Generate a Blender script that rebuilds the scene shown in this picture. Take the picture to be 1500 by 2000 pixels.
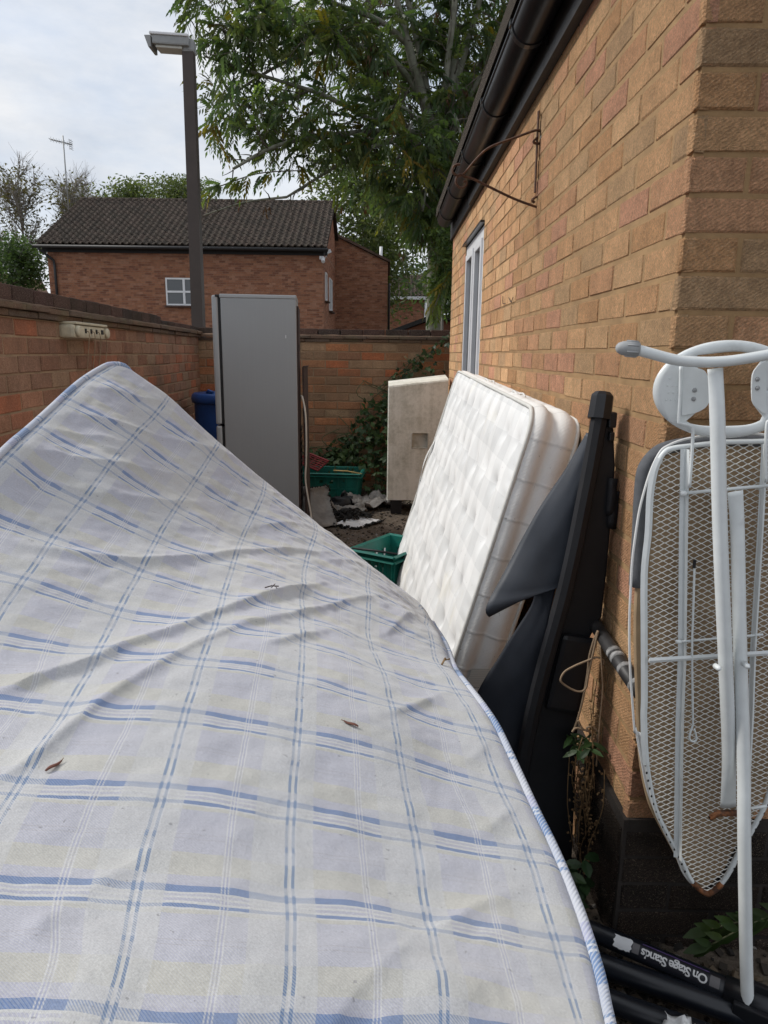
import bpy, bmesh, math, random, json
import numpy as np
from mathutils import Vector, Matrix, Euler, noise
random.seed(7)
R = math.radians
scene = bpy.context.scene
for o in list(bpy.data.objects):
    bpy.data.objects.remove(o)

# ------------------------------------------------------------------ camera, sky, sun, exposure
cam = bpy.data.cameras.new('camera'); cam_o = bpy.data.objects.new('camera', cam)
scene.collection.objects.link(cam_o)
Dn = np.array([-81., 6244., 1390.]); Dn /= np.linalg.norm(Dn)
Up = -Dn; Fw = np.array([0, 0, 1.]) - Up[2]*Up; Fw /= np.linalg.norm(Fw); Rt = np.cross(Fw, Up)
if Rt[0] < 0: Rt = -Rt
Mw = np.array([Rt, Fw, Up])                      # image axes (x right, y down, z ahead) -> world
cx, cy, cz = Mw[:, 0], -Mw[:, 1], -Mw[:, 2]
cam_o.matrix_world = Matrix(((cx[0], cy[0], cz[0], 0), (cx[1], cy[1], cz[1], 0), (cx[2], cy[2], cz[2], 1.3), (0, 0, 0, 1)))
cam.sensor_fit = 'VERTICAL'; cam.sensor_height = 36; cam.lens = 1390/2000*36
cam.clip_start = 0.02; cam.clip_end = 600
scene.camera = cam_o
scene.render.resolution_x = 768; scene.render.resolution_y = 1024
scene.render.engine = 'CYCLES'
scene.cycles.use_denoising = True
scene.cycles.max_bounces = 6
vs = scene.view_settings
vs.view_transform = 'Standard'; vs.look = 'None'; vs.gamma = 1; vs.use_curve_mapping = False
vs.exposure = 0.92
SUN_EL, SUN_AZ = R(42), R(-74)                   # azimuth from +Y, clockwise; the light comes from the front left
world = bpy.data.worlds.new('World'); scene.world = world; world.use_nodes = True
wt = world.node_tree; wt.nodes.clear()
def wn(t, **k):
    n = wt.nodes.new(t)
    for a, b in k.items(): setattr(n, a, b)
    return n
w_out = wn('ShaderNodeOutputWorld'); w_bg = wn('ShaderNodeBackground'); w_bg.inputs[1].default_value = 0.1
sky = wn('ShaderNodeTexSky', sky_type='NISHITA', sun_disc=False, sun_elevation=SUN_EL, sun_rotation=SUN_AZ)
w_tc = wn('ShaderNodeTexCoord'); w_map = wn('ShaderNodeMapping'); w_map.inputs['Scale'].default_value = (1.0, 1.0, 2.6)
w_no = wn('ShaderNodeTexNoise'); w_no.inputs['Scale'].default_value = 4.2; w_no.inputs['Detail'].default_value = 7; w_no.inputs['Roughness'].default_value = .58
w_n2 = wn('ShaderNodeTexNoise'); w_n2.inputs['Scale'].default_value = 3.0; w_n2.inputs['Detail'].default_value = 8; w_n2.inputs['Roughness'].default_value = .6
w_r1 = wn('ShaderNodeValToRGB'); w_r1.color_ramp.elements[0].position = .30; w_r1.color_ramp.elements[0].color = (.82, .82, .82, 1)
w_r1.color_ramp.elements[1].position = .56; w_r1.color_ramp.elements[1].color = (1, 1, 1, 1)
w_r2 = wn('ShaderNodeValToRGB'); w_r2.color_ramp.elements[0].position = .34; w_r2.color_ramp.elements[0].color = (.60, .675, .79, 1)
w_r2.color_ramp.elements[1].position = .64; w_r2.color_ramp.elements[1].color = (.97, .98, 1, 1)
w_mx = wn('ShaderNodeMix', data_type='RGBA')
wl = wt.links.new
wl(w_tc.outputs['Generated'], w_map.inputs['Vector']); wl(w_map.outputs[0], w_no.inputs['Vector']); wl(w_map.outputs[0], w_n2.inputs['Vector'])
wl(w_no.outputs['Fac'], w_r1.inputs[0]); wl(w_n2.outputs['Fac'], w_r2.inputs[0])
w_sc = wn('ShaderNodeVectorMath', operation='SCALE'); w_sc.inputs['Scale'].default_value = 5.0
wl(w_r2.outputs[0], w_sc.inputs[0])
wl(w_r1.outputs[0], w_mx.inputs[0]); wl(sky.outputs[0], w_mx.inputs[6]); wl(w_sc.outputs[0], w_mx.inputs[7])
wl(w_mx.outputs[2], w_bg.inputs[0]); wl(w_bg.outputs[0], w_out.inputs[0])
sun = bpy.data.lights.new('sun', 'SUN'); sun.energy = 1.5; sun.angle = R(14); sun.color = (1, .96, .9)
sun_o = bpy.data.objects.new('sun', sun); scene.collection.objects.link(sun_o)
sd = Vector((math.sin(SUN_AZ)*math.cos(SUN_EL), math.cos(SUN_AZ)*math.cos(SUN_EL), math.sin(SUN_EL)))
sun_o.rotation_euler = sd.to_track_quat('Z', 'Y').to_euler()

# ------------------------------------------------------------------ helpers
ORG = {}
COL = scene.collection
def tag(o, label=None, cat=None, group=None, kind=None):
    if label: o['label'] = label
    if cat: o['category'] = cat
    if group: o['group'] = group
    if kind: o['kind'] = kind
    return o
def thing(name, label, cat, loc, group=None, kind=None):
    o = bpy.data.objects.new(name, None); COL.objects.link(o)
    o.empty_display_size = .1; o.location = loc; ORG[o.name] = Vector(loc)
    return tag(o, label, cat, group, kind)
def link(name, me, parent=None, at=None):
    """a mesh laid out in world coordinates becomes one object (a child of PARENT)"""
    o = bpy.data.objects.new(name, me); COL.objects.link(o)
    if parent is not None:
        o.parent = parent
        base = ORG[parent.name]
        ORG[o.name] = base.copy()
        if at is None:
            me.transform(Matrix.Translation(-base))
        else:
            o.location = Vector(at) - base
    else:
        ORG[o.name] = Vector((0, 0, 0))
        if at is not None: o.location = at
    return o
class MB:
    def __init__(s): s.v = []; s.f = []; s.uv = []; s.c = []
    def quad(s, *p, uv=None, c=None):
        i = len(s.v); s.v += [tuple(q) for q in p]; s.f.append(tuple(range(i, i+len(p))))
        s.uv.append(uv); s.c.append(c)
    def box(s, c, d, rot=None, taper=None, bev=0.0):
        """c centre, d full sizes, rot a Matrix/Euler"""
        h = [x/2 for x in d]
        m = rot.to_matrix() if isinstance(rot, Euler) else rot
        def P(x, y, z):
            q = Vector((x, y, z))
            if m is not None: q = m @ q
            return tuple(q + Vector(c))
        if bev <= 0:
            a = [P(x, y, z) for z in (-h[2], h[2]) for y in (-h[1], h[1]) for x in (-h[0], h[0])]
            i = len(s.v); s.v += a
            for q in ((0, 2, 3, 1), (4, 5, 7, 6), (0, 1, 5, 4), (2, 6, 7, 3), (0, 4, 6, 2), (1, 3, 7, 5)):
                s.f.append(tuple(i+k for k in q)); s.uv.append(None); s.c.append(None)
        else:
            bm = bmesh.new(); bmesh.ops.create_cube(bm, size=1)
            for v in bm.verts: v.co = Vector((v.co.x*d[0], v.co.y*d[1], v.co.z*d[2]))
            bmesh.ops.bevel(bm, geom=list(bm.edges), offset=bev, segments=2, affect='EDGES', profile=.6)
            i = len(s.v); bm.verts.index_update()
            for v in bm.verts: s.v.append(P(*v.co))
            for f in bm.faces:
                s.f.append(tuple(i+v.index for v in f.verts)); s.uv.append(None); s.c.append(None)
            bm.free()
    def tube(s, pts, r, n=8, caps=True, flat=None, closed=False):
        pts = [Vector(p) for p in pts]; m = len(pts)
        rs = r if hasattr(r, '__len__') else [r]*m
        up = None; i0 = len(s.v)
        for k, p in enumerate(pts):
            if closed: t = pts[(k+1) % m]-pts[k-1]
            else: t = pts[min(k+1, m-1)]-pts[max(k-1, 0)]
            t = t.normalized() if t.length > 1e-9 else Vector((0, 0, 1))
            if up is None: up = t.orthogonal().normalized() if flat is None else Vector(flat)
            if flat is not None: up = Vector(flat)
            a = (up - t*up.dot(t)); a = a.normalized() if a.length > 1e-6 else t.orthogonal().normalized()
            b = t.cross(a); up = a
            ra, rb = (rs[k], rs[k]) if not hasattr(rs[k], '__len__') else rs[k]
            for q in range(n):
                w = 2*math.pi*q/n
                s.v.append(tuple(p + a*math.cos(w)*ra + b*math.sin(w)*rb))
        L = m if closed else m-1
        for k in range(L):
            k2 = (k+1) % m
            for q in range(n):
                s.f.append((i0+k*n+q, i0+k*n+(q+1) % n, i0+k2*n+(q+1) % n, i0+k2*n+q)); s.uv.append(None); s.c.append(None)
        if caps and not closed:
            s.f.append(tuple(i0+q for q in reversed(range(n)))); s.uv.append(None); s.c.append(None)
            s.f.append(tuple(i0+(m-1)*n+q for q in range(n))); s.uv.append(None); s.c.append(None)
    def grid(s, P, uv=None, flip=False):
        a = len(P); b = len(P[0]); i0 = len(s.v)
        for row in P: s.v += [tuple(q) for q in row]
        for i in range(a-1):
            for j in range(b-1):
                q = (i0+i*b+j, i0+(i+1)*b+j, i0+(i+1)*b+j+1, i0+i*b+j+1)
                uvq = None
                if uv is not None: uvq = [uv[i][j], uv[i+1][j], uv[i+1][j+1], uv[i][j+1]]
                if flip: q = q[::-1]; uvq = uvq[::-1] if uvq else None
                s.f.append(q); s.uv.append(uvq); s.c.append(None)
    def prism(s, poly, a, b):
        """poly: list of points; extruded by vectors a..b (offsets)"""
        a = Vector(a); b = Vector(b); n = len(poly); i = len(s.v)
        s.v += [tuple(Vector(p)+a) for p in poly] + [tuple(Vector(p)+b) for p in poly]
        s.f.append(tuple(i+k for k in reversed(range(n)))); s.f.append(tuple(i+n+k for k in range(n)))
        for k in range(n): s.f.append((i+k, i+(k+1) % n, i+n+(k+1) % n, i+n+k))
        s.uv += [None]*(n+2); s.c += [None]*(n+2)
    def mesh(s, name, mat, smooth=False):
        me = bpy.data.meshes.new(name); me.from_pydata(s.v, [], s.f)
        if any(u is not None for u in s.uv):
            ul = me.uv_layers.new(name='UVMap').data; k = 0
            for f, u in zip(s.f, s.uv):
                for q in range(len(f)):
                    if u is not None: ul[k].uv = u[q]
                    k += 1
        if any(u is not None for u in s.c):
            ca = me.color_attributes.new('Col', 'FLOAT_COLOR', 'CORNER'); arr = []
            for f, c in zip(s.f, s.c):
                arr += list(c if c is not None else (1, 1, 1, 1))*len(f)
            ca.data.foreach_set('color', arr)
        if smooth: me.polygons.foreach_set('use_smooth', [True]*len(me.polygons))
        me.materials.append(mat); me.update()
        return me
    def build(s, name, mat, parent=None, smooth=False, label=None, kind=None, cat=None, group=None, solid=0, sub=0, bev=0):
        me = s.mesh(name, mat, smooth)
        o = link(name, me, parent)
        if solid: m = o.modifiers.new('solid', 'SOLIDIFY'); m.thickness = solid; m.offset = 0
        if bev: m = o.modifiers.new('bevel', 'BEVEL'); m.width = bev; m.segments = 2; m.limit_method = 'ANGLE'
        if sub: m = o.modifiers.new('sub', 'SUBSURF'); m.levels = sub; m.render_levels = sub
        return tag(o, label, cat, group, kind)

# ------------------------------------------------------------------ materials
class NT:
    def __init__(s, name):
        s.m = bpy.data.materials.new(name); s.m.use_nodes = True; s.t = s.m.node_tree; s.t.nodes.clear()
        s.out = s.n('ShaderNodeOutputMaterial'); s.b = s.n('ShaderNodeBsdfPrincipled')
        s.l(s.b.outputs[0], s.out.inputs[0])
    def n(s, t, **k):
        x = s.t.nodes.new(t)
        for a, b in k.items(): setattr(x, a, b)
        return x
    def l(s, a, b): s.t.links.new(a, b)
    def put(s, sock, v):
        if isinstance(v, bpy.types.NodeSocket): s.l(v, sock)
        else: sock.default_value = v
    def math(s, op, a, b=0.0, c=None, clamp=False):
        x = s.n('ShaderNodeMath', operation=op, use_clamp=clamp); s.put(x.inputs[0], a); s.put(x.inputs[1], b)
        if c is not None: s.put(x.inputs[2], c)
        return x.outputs[0]
    def mix(s, f, a, b, mode='MIX'):
        x = s.n('ShaderNodeMix', data_type='RGBA', blend_type=mode); s.put(x.inputs[0], f)
        s.put(x.inputs[6], a if not isinstance(a, tuple) else (*a[:3], 1)); s.put(x.inputs[7], b if not isinstance(b, tuple) else (*b[:3], 1))
        return x.outputs[2]
    def ramp(s, f, els, interp='LINEAR'):
        x = s.n('ShaderNodeValToRGB'); r = x.color_ramp; r.interpolation = interp
        while len(r.elements) > 1: r.elements.remove(r.elements[-1])
        r.elements[0].position = els[0][0]; c = els[0][1]; r.elements[0].color = (*c, 1) if hasattr(c, '__len__') else (c, c, c, 1)
        for p, c in els[1:]:
            e = r.elements.new(p); e.color = (*c, 1) if hasattr(c, '__len__') else (c, c, c, 1)
        s.put(x.inputs[0], f); return x.outputs[0]
    def noise(s, scale, detail=4, rough=.55, vec=None, dist=0, out='Fac'):
        x = s.n('ShaderNodeTexNoise'); x.inputs['Scale'].default_value = scale; x.inputs['Detail'].default_value = detail
        x.inputs['Roughness'].default_value = rough; x.inputs['Distortion'].default_value = dist
        if vec is not None: s.l(vec, x.inputs['Vector'])
        return x.outputs[out]
    def coord(s, which='Object', scale=None, rot=None):
        x = s.n('ShaderNodeTexCoord').outputs[which]
        if scale or rot:
            m = s.n('ShaderNodeMapping'); s.l(x, m.inputs[0])
            if scale: m.inputs['Scale'].default_value = scale
            if rot: m.inputs['Rotation'].default_value = rot
            x = m.outputs[0]
        return x
    def bump(s, h, strength=.5, dist=.002, prev=None):
        x = s.n('ShaderNodeBump'); x.inputs['Strength'].default_value = strength; x.inputs['Distance'].default_value = dist
        s.l(h, x.inputs['Height'])
        if prev is not None: s.l(prev, x.inputs['Normal'])
        return x.outputs[0]
    def fin(s, col=None, rough=None, normal=None, metal=0, spec=.5):
        if col is not None: s.put(s.b.inputs['Base Color'], col if not isinstance(col, tuple) else (*col[:3], 1))
        if rough is not None: s.put(s.b.inputs['Roughness'], rough)
        if normal is not None: s.l(normal, s.b.inputs['Normal'])
        s.b.inputs['Metallic'].default_value = metal; s.b.inputs['Specular IOR Level'].default_value = spec
        return s.m
def rgb(*c): return tuple(c)
def plain(name, col, rough=.6, var=.18, scale=12., bump=.15, bd=.002, metal=0, spec=.4, dirt=None, dirt_at=(.55, .75), dscale=5.):
    """base colour with soft variation, optional dirt patches, fine relief"""
    t = NT(name); v = t.coord('Object')
    n1 = t.noise(scale, 6, .6, v)
    k = t.ramp(n1, [(.3, 1-var), (.7, 1+var)])
    c = t.mix(1., col, k, 'MULTIPLY')
    if dirt:
        d = t.ramp(t.noise(dscale, 8, .65, v), [(dirt_at[0], 0.), (dirt_at[1], 1.)])
        c = t.mix(d, c, dirt)
    nb = t.noise(scale*9, 4, .6, v)
    return t.fin(c, rough, t.bump(nb, bump, bd) if bump else None, metal, spec)
def brick_mat(name, cols, rnd='object', lines=True, rough=.9, grime=None, gsc=2.2, lv=.6):
    t = NT(name)
    if rnd == 'object': r = t.n('ShaderNodeObjectInfo').outputs['Random']
    else: r = t.n('ShaderNodeNewGeometry').outputs['Random Per Island']
    els = [(i/len(cols), c) for i, c in enumerate(cols)]
    c = t.ramp(r, els, 'CONSTANT')
    geo = t.n('ShaderNodeNewGeometry').outputs['Position']
    n0 = t.noise(9, 6, .65, geo); n1 = t.noise(70, 5, .7, geo); n2 = t.noise(420, 3, .7, geo)
    c = t.mix(1., c, t.ramp(n0, [(.3, .8), (.7, 1.18)]), 'MULTIPLY')
    c = t.mix(1., c, t.ramp(n1, [(.3, .82), (.72, 1.2)]), 'MULTIPLY')
    c = t.mix(t.ramp(n2, [(.57, 0.), (.68, .5)]), c, (.78, .64, .46))
    c = t.mix(t.ramp(t.noise(330, 3, .7, geo), [(.60, 0.), (.72, .55)]), c, (.16, .10, .06))
    if grime:
        g = t.ramp(t.noise(gsc, 7, .62, geo), [(.48, 0.), (.7, .8)])
        c = t.mix(g, c, grime)
    n3 = t.noise(190, 4, .7, geo)
    c = t.mix(1., c, t.ramp(n3, [(.3, .74), (.7, 1.26)]), 'MULTIPLY')
    h = t.math('MULTIPLY', n1, .6); h = t.math('ADD', h, t.math('MULTIPLY', n2, .4)); h = t.math('ADD', h, t.math('MULTIPLY', n3, .7))
    if lines:
        v = t.coord('Object', rot=(0, R(34), 0))
        ob = t.n('ShaderNodeObjectInfo').outputs['Random']
        ad = t.n('ShaderNodeVectorMath', operation='ADD'); t.l(v, ad.inputs[0]); t.l(ob, ad.inputs[1])
        w = t.n('ShaderNodeTexWave', wave_type='BANDS', bands_direction='Z'); w.inputs['Scale'].default_value = 50
        w.inputs['Distortion'].default_value = 9; w.inputs['Detail'].default_value = 6; w.inputs['Detail Scale'].default_value = 2.6; w.inputs['Detail Roughness'].default_value = .78
        t.l(ad.outputs[0], w.inputs['Vector'])
        h = t.math('ADD', h, t.math('MULTIPLY', w.outputs['Fac'], lv))
        c = t.mix(1., c, t.ramp(w.outputs['Fac'], [(.1, 1.02), (.55, 1.22)]), 'MULTIPLY')
    return t.fin(c, rough, t.bump(h, 1., .0055), 0, .12)
def leaf_mat(name, trans=.35, rough=.5):
    t = NT(name); a = t.n('ShaderNodeAttribute', attribute_name='Col').outputs['Color']
    t.fin(a, rough, None, 0, .35)
    tr = t.n('ShaderNodeBsdfTranslucent'); c2 = t.mix(1., a, (1.5, 1.6, .75), 'MULTIPLY'); t.l(c2, tr.inputs[0])
    mx = t.n('ShaderNodeMixShader'); mx.inputs[0].default_value = trans
    t.l(t.b.outputs[0], mx.inputs[1]); t.l(tr.outputs[0], mx.inputs[2]); t.l(mx.outputs[0], t.out.inputs[0])
    return t.m
HOUSE = [(0.567, 0.326, 0.170), (0.610, 0.362, 0.191), (0.523, 0.295, 0.149), (0.589, 0.326, 0.185), (0.512, 0.326, 0.180), (0.620, 0.383, 0.206), (0.545, 0.300, 0.165), (0.578, 0.342, 0.180), (0.469, 0.300, 0.170), (0.545, 0.285, 0.180)]
GARDEN = [(0.390, 0.189, 0.098), (0.460, 0.156, 0.072), (0.351, 0.208, 0.124), (0.403, 0.260, 0.156), (0.312, 0.156, 0.091), (0.460, 0.202, 0.098), (0.364, 0.247, 0.150), (0.286, 0.182, 0.111)]
LEFTW = [(.36, .185, .115), (.42, .155, .085), (.33, .19, .125), (.35, .225, .145), (.28, .145, .095), (.40, .20, .125), (.30, .17, .115), (.38, .165, .10)]
FAR = [(.30, .13, .075), (.26, .108, .064), (.33, .155, .095), (.28, .122, .072), (.19, .08, .052), (.31, .14, .08), (.22, .095, .06), (.34, .17, .11)]
DARKB = [(.045, .034, .03), (.06, .042, .034), (.035, .028, .026), (.07, .052, .044)]
M = dict(
    house_brick=brick_mat('house_brick', HOUSE, 'object', True),
    house_brick_i=brick_mat('house_brick_joined', HOUSE, 'island', False),
    plinth=brick_mat('plinth_brick', DARKB, 'object', True, grime=(.02, .018, .016)),
    garden=brick_mat('garden_brick', GARDEN, 'object', False, grime=(.22, .145, .09), gsc=1.6),
    garden_i=brick_mat('garden_brick_joined', GARDEN, 'island', False, grime=(.13, .09, .065), gsc=1.6),
    leftw=brick_mat('left_wall_brick', LEFTW, 'object', False, grime=(.17, .115, .085), gsc=1.8),
    leftw_i=brick_mat('left_wall_brick_joined', LEFTW, 'island', False, grime=(.10, .07, .055), gsc=1.8),
    far=brick_mat('far_brick', FAR, 'island', False),
    coping=brick_mat('coping_brick', [(.075, .048, .042), (.10, .06, .05), (.06, .045, .042), (.085, .05, .045)], 'object', False, grime=(.05, .045, .035)),
    ledge=brick_mat('ledge_tile', [(.15, .10, .075), (.18, .115, .08), (.13, .095, .075)], 'object', False, grime=(.16, .135, .085), gsc=6),
    mortar=plain('sand_mortar', (.31, .195, .095), .95, .22, 14, .9, .003),
    mortar_r=plain('old_mortar', (.32, .22, .135), .95, .28, 10, .9, .003, dirt=(.18, .13, .09)),
    mortar_f=plain('far_mortar', (.26, .17, .12), .95, .1, 3, 0),
    black_pvc=plain('black_pvc', (.012, .012, .014), .32, .2, 20, .08, .001, spec=.5),
    fascia=plain('black_painted_board', (.022, .021, .022), .6, .35, 18, .5, .002),
    upvc=plain('white_upvc', (.74, .75, .77), .35, .05, 8, .0),
    glass=None,
    tile=brick_mat('roof_tile', [(.040, .031, .027), (.050, .037, .032), (.034, .028, .025), (.058, .044, .038), (.042, .034, .03)], 'object', False, grime=(.062, .054, .042), gsc=3.),
    tile_i=brick_mat('roof_tile_joined', [(.040, .031, .027), (.050, .037, .032), (.034, .028, .025), (.058, .044, .038)], 'island', False, grime=(.062, .054, .042), gsc=3.),
    lamp_post=plain('brown_lamp_paint', (.060, .045, .038), .45, .12, 10, .15, .001),
    lamp_grey=plain('grey_lamp_metal', (.30, .31, .31), .45, .12, 14, .1, .001),
    lamp_glass=plain('pale_lamp_lens', (.55, .55, .5), .25, .08, 14, 0),
    fridge=None,
    fridge_door=plain('fridge_door_grey', (.35, .36, .365), .36, .06, 3, .03, .001, metal=.3),
    black=plain('matt_black', (.012, .012, .013), .55, .3, 25, .2, .001),
    blue=plain('blue_plastic', (.018, .07, .25), .42, .2, 8, .08, .001),
    cream=plain('cream_plastic', (.55, .50, .37), .5, .15, 22, .05, .001, dirt=(.25, .22, .15), dirt_at=(.58, .8), dscale=14),
    green=plain('green_plastic', (.008, .125, .098), .42, .25, 9, .1, .001, dirt=(.03, .10, .07), dirt_at=(.5, .8), dscale=11),
    red=plain('red_plastic', (.22, .025, .025), .45, .2, 14, .1, .001),
    bamboo=plain('dry_cane', (.42, .28, .10), .6, .25, 30, .2, .001),
    rust=plain('rusty_iron', (.075, .036, .022), .75, .45, 60, .6, .001, dirt=(.16, .07, .03), dirt_at=(.5, .7), dscale=50),
    rope=plain('beige_cord', (.32, .23, .15), .8, .2, 60, .3, .001),
    white_cord=plain('white_cable', (.62, .58, .50), .6, .12, 20, .1, .001),
    bark=plain('ash_bark', (.20, .20, .16), .9, .35, 9, .8, .01, dirt=(.09, .105, .06), dirt_at=(.45, .75), dscale=2.5),
    twig=plain('twig_bark', (.10, .085, .07), .9, .3, 8, 0),
    pale_bark=plain('pale_branch', (.24, .22, .195), .9, .3, 6, 0),
    leaf=leaf_mat('leaf', .5), leaf_far=leaf_mat('far_leaf', .45, .6), leaf_dark=leaf_mat('bramble_leaf', .2, .45), p_mortar=plain('plinth_mortar', (.03, .025, .022), .95, .3, 14, .9, .003),
    stem=plain('green_stem', (.10, .11, .05), .7, .3, 20, 0),
    dry=plain('dry_plant', (.20, .125, .06), .85, .4, 60, .4, .001),
    ib_white=plain('white_enamel', (.70, .735, .74), .38, .05, 30, .06, .0006, dirt=(.42, .44, .44), dirt_at=(.6, .85), dscale=12),
    ib_mesh=plain('mesh_enamel', (.66, .66, .63), .5, .06, 30, 0, dirt=(.30, .17, .09), dirt_at=(.64, .78), dscale=9),
    ib_pad=plain('grey_pad', (.10, .105, .115), .9, .15, 60, .5, .001),
    ib_under=plain('tan_underlay', (.34, .245, .15), .92, .2, 10, .3, .001, dirt=(.22, .15, .09), dirt_at=(.5, .8), dscale=7),
    ib_grey=plain('grey_rubber', (.33, .34, .345), .6, .08, 30, .15, .001),
    rust_tip=plain('rust_patch', (.20, .078, .03), .8, .5, 55, .5, .001, dirt=(.06, .03, .02), dirt_at=(.46, .6), dscale=60),
    ply=plain('brown_board', (.045, .025, .02), .7, .35, 12, .3, .001),
    char=plain('charred_lumps', (.014, .013, .012), .9, .6, 50, .8, .004),
    ash_sheet=plain('scorched_sheet', (.20, .19, .175), .8, .28, 9, .5, .003, dirt=(.10, .095, .09), dirt_at=(.48, .72), dscale=6),
    paper=plain('white_paper', (.66, .67, .68), .8, .08, 9, .3, .002, dirt=(.10, .09, .08), dirt_at=(.6, .72), dscale=12),
    plastic_film=plain('dull_film', (.20, .185, .17), .5, .4, 16, .5, .003, dirt=(.06, .045, .035), dirt_at=(.5, .7), dscale=9),
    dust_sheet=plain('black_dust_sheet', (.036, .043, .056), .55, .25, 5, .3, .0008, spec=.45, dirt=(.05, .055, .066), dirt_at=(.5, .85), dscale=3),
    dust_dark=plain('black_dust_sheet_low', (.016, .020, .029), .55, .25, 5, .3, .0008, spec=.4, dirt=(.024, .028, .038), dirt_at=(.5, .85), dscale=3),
    bed_black=plain('bed_black', (.009, .010, .013), .6, .25, 9, .35, .001, dirt=(.018, .018, .02), dirt_at=(.55, .8), dscale=8),
    post_black=plain('post_black', (.012, .013, .016), .38, .2, 12, .2, .001),
    divan=plain('grey_divan_cloth', (.10, .10, .11), .9, .15, 50, .4, .001),
    plastic_white=plain('white_plastic', (.72, .72, .71), .45, .06, 12, .05, .001),
    tube_navy=plain('stand_tube_black', (.009, .011, .016), .33, .25, 9, .1, .0008, spec=.5, dirt=(.03, .032, .036), dirt_at=(.6, .85), dscale=14),
    mark=plain('black_pen', (.03, .022, .02), .8, .1, 20, 0),
    seed=plain('dry_seed', (.16, .065, .045), .6, .35, 90, .4, .0006),
)
def make_glass():
    t = NT('window_glass'); return t.fin((.03, .035, .04), .06, None, 0, .9)
M['glass'] = make_glass()
def make_fridge():
    t = NT('fridge_grey'); v = t.coord('Object')
    c = t.mix(t.noise(2.2, 5, .6, v), (.285, .295, .30), (.33, .34, .345))
    st = t.noise(1., 4, .6, t.coord('Object', (90, 90, 1.2)))
    c = t.mix(t.ramp(st, [(.5, 0.), (.8, .12)]), c, (.42, .43, .43))
    sp = t.ramp(t.noise(130, 2, .5, v), [(.71, 0.), (.74, .5)])
    c = t.mix(sp, c, (.42, .42, .40))
    return t.fin(c, t.math('ADD', t.math('MULTIPLY', t.noise(6, 5, .6, v), .12), .36), t.bump(t.noise(700, 2, .5, v), .12, .0006), .25, .5)
M['fridge'] = make_fridge()
def make_cabinet():
    t = NT('mouldy_white'); v = t.coord('Object')
    n = t.noise(4.5, 9, .68, v); n2 = t.noise(38, 6, .7, v); s = t.noise(1., 6, .7, t.coord('Object', (16, 16, 1.6)))
    g = t.math('ADD', t.math('MULTIPLY', n, .55), t.math('MULTIPLY', n2, .35)); g = t.math('ADD', g, t.math('MULTIPLY', s, .35))
    k = t.ramp(g, [(.56, 0.), (.86, .85)])
    c = t.mix(k, (.80, .785, .71), (.27, .265, .18))
    return t.fin(c, .6, t.bump(n2, .2, .001), 0, .35)
M['cabinet'] = make_cabinet()
def make_ground():
    t = NT('yard_dirt'); v = t.n('ShaderNodeNewGeometry').outputs['Position']
    n = t.noise(2.2, 8, .65, v); n2 = t.noise(26, 7, .7, v); n3 = t.noise(110, 4, .7, v)
    c = t.ramp(n, [(.3, (.085, .068, .055)), (.55, (.13, .105, .082)), (.75, (.08, .078, .055))])
    c = t.mix(1., c, t.ramp(n2, [(.3, .55), (.7, 1.5)]), 'MULTIPLY')
    c = t.mix(t.ramp(n3, [(.63, 0.), (.72, .6)]), c, (.22, .18, .14))
    h = t.math('ADD', n2, t.math('MULTIPLY', n3, .5))
    return t.fin(c, .95, t.bump(h, .9, .012), 0, .2)
M['ground'] = make_ground()
def make_white_tick():
    t = NT('white_damask'); uv = t.coord('UV'); sx = t.n('ShaderNodeSeparateXYZ'); t.l(uv, sx.inputs[0])
    u, v = sx.outputs[0], sx.outputs[1]
    P = .155
    fu = t.math('FRACT', t.math('DIVIDE', u, P)); fv = t.math('FRACT', t.math('DIVIDE', v, P))
    a = t.math('GREATER_THAN', fu, .5); b = t.math('GREATER_THAN', fv, .5)
    s = t.math('ADD', a, b)
    k = t.math('MULTIPLY', s, .5)
    c = t.mix(k, (.82, .825, .82), (.665, .675, .675))
    ob = t.coord('Object')
    st = t.ramp(t.noise(3.0, 6, .6, ob), [(.60, 0.), (.76, .55)]); c = t.mix(st, c, (.66, .60, .42))
    sp = t.ramp(t.noise(95, 2, .5, ob), [(.735, 0.), (.75, .7)]); c = t.mix(sp, c, (.25, .24, .21))
    c = t.mix(1., c, t.ramp(t.noise(7, 6, .6, ob), [(.3, .93), (.7, 1.03)]), 'MULTIPLY')
    return t.fin(c, .75, t.bump(t.noise(420, 3, .6, ob), .25, .001), 0, .3)
M['tick'] = make_white_tick()
def make_border():
    t = NT('white_border'); uv = t.coord('UV'); sx = t.n('ShaderNodeSeparateXYZ'); t.l(uv, sx.inputs[0])
    u, v = sx.outputs[0], sx.outputs[1]
    ob = t.coord('Object')
    c = t.mix(t.noise(5, 6, .6, ob), (.83, .83, .815), (.75, .75, .73))
    sp = t.ramp(t.noise(95, 2, .5, ob), [(.735, 0.), (.75, .7)]); c = t.mix(sp, c, (.25, .24, .21))
    w = t.n('ShaderNodeTexWave', wave_type='BANDS', bands_direction='DIAGONAL'); w.inputs['Scale'].default_value = 60; w.inputs['Distortion'].default_value = 2
    t.l(uv, w.inputs['Vector'])
    q = t.math('ABSOLUTE', t.math('SUBTRACT', t.math('FRACT', t.math('DIVIDE', u, .115)), .5)); gl = t.ramp(q, [(.44, 1.), (.49, 0.)])
    c = t.mix(1., c, t.ramp(gl, [(0., .84), (.6, 1.)]), 'MULTIPLY')
    h = t.math('ADD', t.math('MULTIPLY', w.outputs['Fac'], .35), t.math('ADD', t.noise(300, 3, .6, ob), t.math('MULTIPLY', gl, 2.5)))
    return t.fin(c, .8, t.bump(h, .4, .0016), 0, .25)
M['border'] = make_border()
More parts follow.
